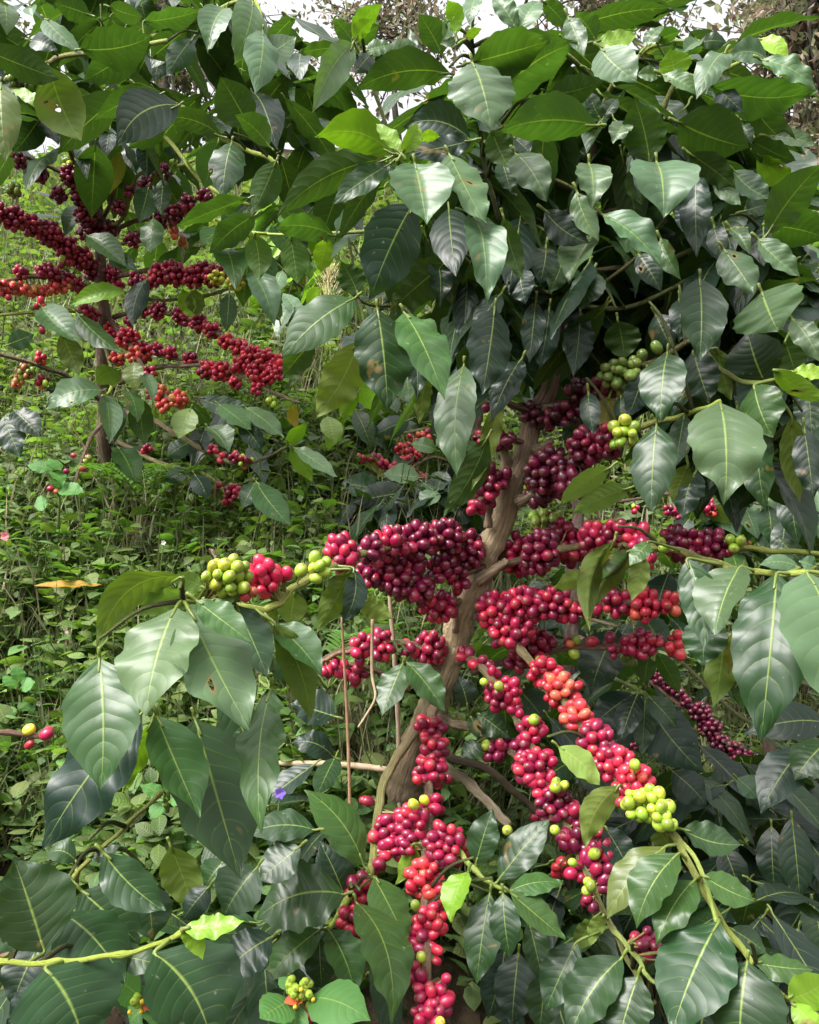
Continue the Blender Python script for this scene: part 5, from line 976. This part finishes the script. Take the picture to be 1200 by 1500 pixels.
# a bud of brown cherries by the poinsettia
W_ = Coffee('coffee_sprig', P(445, 1560, .80), 'low sprig with brownish red cherries under the wild poinsettia', None); W_.root['category'] = 'coffee sprig'
W_.trunk([(450, 1570, .80), (448, 1530, .80), (446, 1500, .79)], [.004, .0035, .003], [(.25, .17, .1), (.25, .2, .1)], 7)
W_.branch([(446, 1500, .79), (442, 1485, .785), (450, 1465, .785)], .003, .002); W_.cluster(440, 1486, 22, 20, 'crim'); W_.cluster(455, 1470, 14, 14, 'mixed'); W_.finish()
# ferns
def fern(label, px, py, d, fronds, L):
    b = P(px, py, d); root = empty('fern', b); tag(root, label, 'fern', 'ferns in the undergrowth')
    for k in range(fronds):
        az = k / fronds * 6.283 + rs.uniform(-.3, .3); dr = np.array([math.cos(az), math.sin(az) * .8 - .1, .75])
        c_ = catmull([b, b + dr * L * .4 + np.array([0, 0, L * .1]), b + dr * L * .75, b + dr * L * .95 - np.array([0, 0, L * .22])], 6)
        m = MB(); tube(m, c_, np.linspace(.0016, .0006, len(c_)), 4, (.16, .2, .06))
        for i in range(3, len(c_)):
            f = i / len(c_); tn = unit(c_[i] - c_[i - 1]); sd = unit(np.cross(tn, np.array([0, 0, 1.])))
            for sg in (-1, 1):
                l = L * .30 * math.sin(math.pi * min(1, f * .92 + .06)) * rs.uniform(.85, 1.15)
                a = unit(sd * sg + tn * .55); leaf_geo(m, c_[i], c_[i] + a * l, l * .24, np.array([0, 0, 1.]), np.array([.10, .20, .05]) * rs.uniform(.8, 1.25), rs, .06, None, .1, .02, 4, 5)
        m.build('frond', WEED, root)
fern('pale green fern clump below the yellow spotted leaves of the left tree', 215, 745, 1.72, 7, .15)
fern('feathery fern in the shade left of the trunk foot', 480, 1010, 1.16, 6, .12)
fern('feathery fern in the gap under the second left branch', 560, 900, 1.22, 6, .11)
# broad heart leaved weeds
def broad_weed(label, px, py, d, leaves):
    root = empty('broad_leaved_weed', P(px, py, d)); tag(root, label, 'weed', 'broad leaved weeds at the left')
    m = MB(); tube(m, catmull([P(px, py, d), P(px + 2, py - 40, d), P(px, py - 75, d)], 5), [.003, .002], 6, (.16, .2, .07)); m.build('stem', PLANT, root)
    for (bx, by, tx, ty, w) in leaves:
        m = MB(); leaf_px(m, bx, by, tx, ty, w, d - .03, 'g', rs, False, tilt=48, petiole=P(px, by + 6, d), fold=.1, arch=.10); m.c[0] = np.tile(np.r_[np.array([.09, .22, .06]) * rs.uniform(.8, 1.2), .5], (len(m.c[0]), 1)); m.build('leaf', WEED, root)
broad_weed('broad heart leaved weed with pale leaves by the twig of sparse cherries', 85, 775, 1.6, [(85, 720, 125, 722, 26), (80, 690, 40, 682, 24), (75, 690, 92, 712, 22), (70, 735, 50, 742, 28), (88, 715, 76, 700, 20), (90, 690, 70, 672, 18)])
broad_weed('upright broad leaved weed at the left edge beside the big leaf cluster', 28, 1065, 1.32, [(30, 1010, 52, 998, 26), (25, 1010, 5, 990, 24), (28, 1030, 50, 1045, 26), (26, 1040, 4, 1050, 22), (28, 1000, 22, 975, 20)])
broad_weed('weed with rounded leaves under the dangling branch tip', 245, 1190, 1.02, [(240, 1170, 205, 1150, 26), (245, 1160, 250, 1128, 22), (248, 1175, 275, 1165, 26), (240, 1180, 220, 1200, 26)])
# grass plume
m = MB(); tube(m, catmull([P(480, 520, 2.9), P(476, 460, 2.9), P(483, 390, 2.9)], 6), [.004, .002], 5, (.35, .33, .14))
for k in range(420):
    t = rs.uniform(); c_ = P(476 + 8 * t, 455 - 70 * t, 2.9); w = .040 * (1 - abs(t - .35)) ; q = c_ + rs.normal(size=3) * np.array([w * .7, w * .7, .014]); a = unit(q - c_ + np.array([0, 0, .05])) * .022
    s_ = unit(np.cross(a, rs.normal(size=3))) * .0016; m.add([q - s_, q + s_, q + a], None, [[0, 1, 2]], None, np.array([.55, .47, .24]) * rs.uniform(.7, 1.2))
tag(m.build('grass_plume', DRY, None, origin=P(480, 520, 2.9)), 'straw coloured feathery grass plume in the bright gap between the crowns', 'grass plume')

# ------------------------------------------------------------------ light, sky, camera
SUN_EL, SUN_AZ = math.radians(54), math.radians(-130)      # azimuth from +Y towards +X
w = bpy.data.worlds.new('World'); SC.world = w; w.use_nodes = True; nt = w.node_tree; nt.nodes.clear()
sky = nt.nodes.new('ShaderNodeTexSky'); sky.sky_type = 'NISHITA'; sky.sun_disc = False; sky.sun_elevation = SUN_EL; sky.sun_rotation = SUN_AZ
sky.air_density = 1.0; sky.dust_density = 4.0; sky.ozone_density = 1.0
hs = nt.nodes.new('ShaderNodeHueSaturation'); hs.inputs['Saturation'].default_value = .08; hs.inputs['Value'].default_value = 1.0
bg = nt.nodes.new('ShaderNodeBackground'); bg.inputs[1].default_value = .15
wo = nt.nodes.new('ShaderNodeOutputWorld')
nt.links.new(sky.outputs[0], hs.inputs['Color']); tcw = nt.nodes.new('ShaderNodeTexCoord'); sx = nt.nodes.new('ShaderNodeSeparateXYZ'); nt.links.new(tcw.outputs['Generated'], sx.inputs[0])
# an overcast sky is brighter overhead than near the horizon
rp = nt.nodes.new('ShaderNodeValToRGB'); rp.color_ramp.elements[0].position = .0; rp.color_ramp.elements[0].color = (.10, .10, .10, 1); rp.color_ramp.elements[1].position = .42; rp.color_ramp.elements[1].color = (1, 1, 1, 1)
e = rp.color_ramp.elements.new(.95); e.color = (1.5, 1.5, 1.5, 1)
nt.links.new(sx.outputs[2], rp.inputs[0])
vm = nt.nodes.new('ShaderNodeVectorMath'); vm.operation = 'MULTIPLY'; nt.links.new(hs.outputs[0], vm.inputs[0]); nt.links.new(rp.outputs[0], vm.inputs[1])
nt.links.new(vm.outputs[0], bg.inputs[0]); nt.links.new(bg.outputs[0], wo.inputs[0])
L = bpy.data.lights.new('Sun', 'SUN'); L.energy = 1.9; L.angle = math.radians(26); L.color = (1, .96, .89)
so = bpy.data.objects.new('Sun', L); COL.objects.link(so)
sd = Vector((math.sin(SUN_AZ) * math.cos(SUN_EL), math.cos(SUN_AZ) * math.cos(SUN_EL), math.sin(SUN_EL)))
so.rotation_euler = (-sd).to_track_quat('-Z', 'Y').to_euler(); so.location = tuple(sd * 20)
cam = bpy.data.cameras.new('Camera'); co = bpy.data.objects.new('Camera', cam); COL.objects.link(co)
co.location = (0, 0, CAMZ); co.rotation_euler = (math.radians(90), 0, 0)
cam.sensor_fit = 'VERTICAL'; cam.sensor_height = 24.0; cam.lens = 24.0 * F_PX / 1500.0
cam.clip_start = .02; cam.clip_end = 400
SC.camera = co
SC.render.engine = 'CYCLES'
SC.cycles.max_bounces = 8; SC.cycles.diffuse_bounces = 4; SC.cycles.glossy_bounces = 3; SC.cycles.transmission_bounces = 4
SC.cycles.use_denoising = True
SC.view_settings.view_transform = 'Standard'; SC.view_settings.look = 'None'; SC.view_settings.gamma = 1.0; SC.view_settings.exposure = 1.36
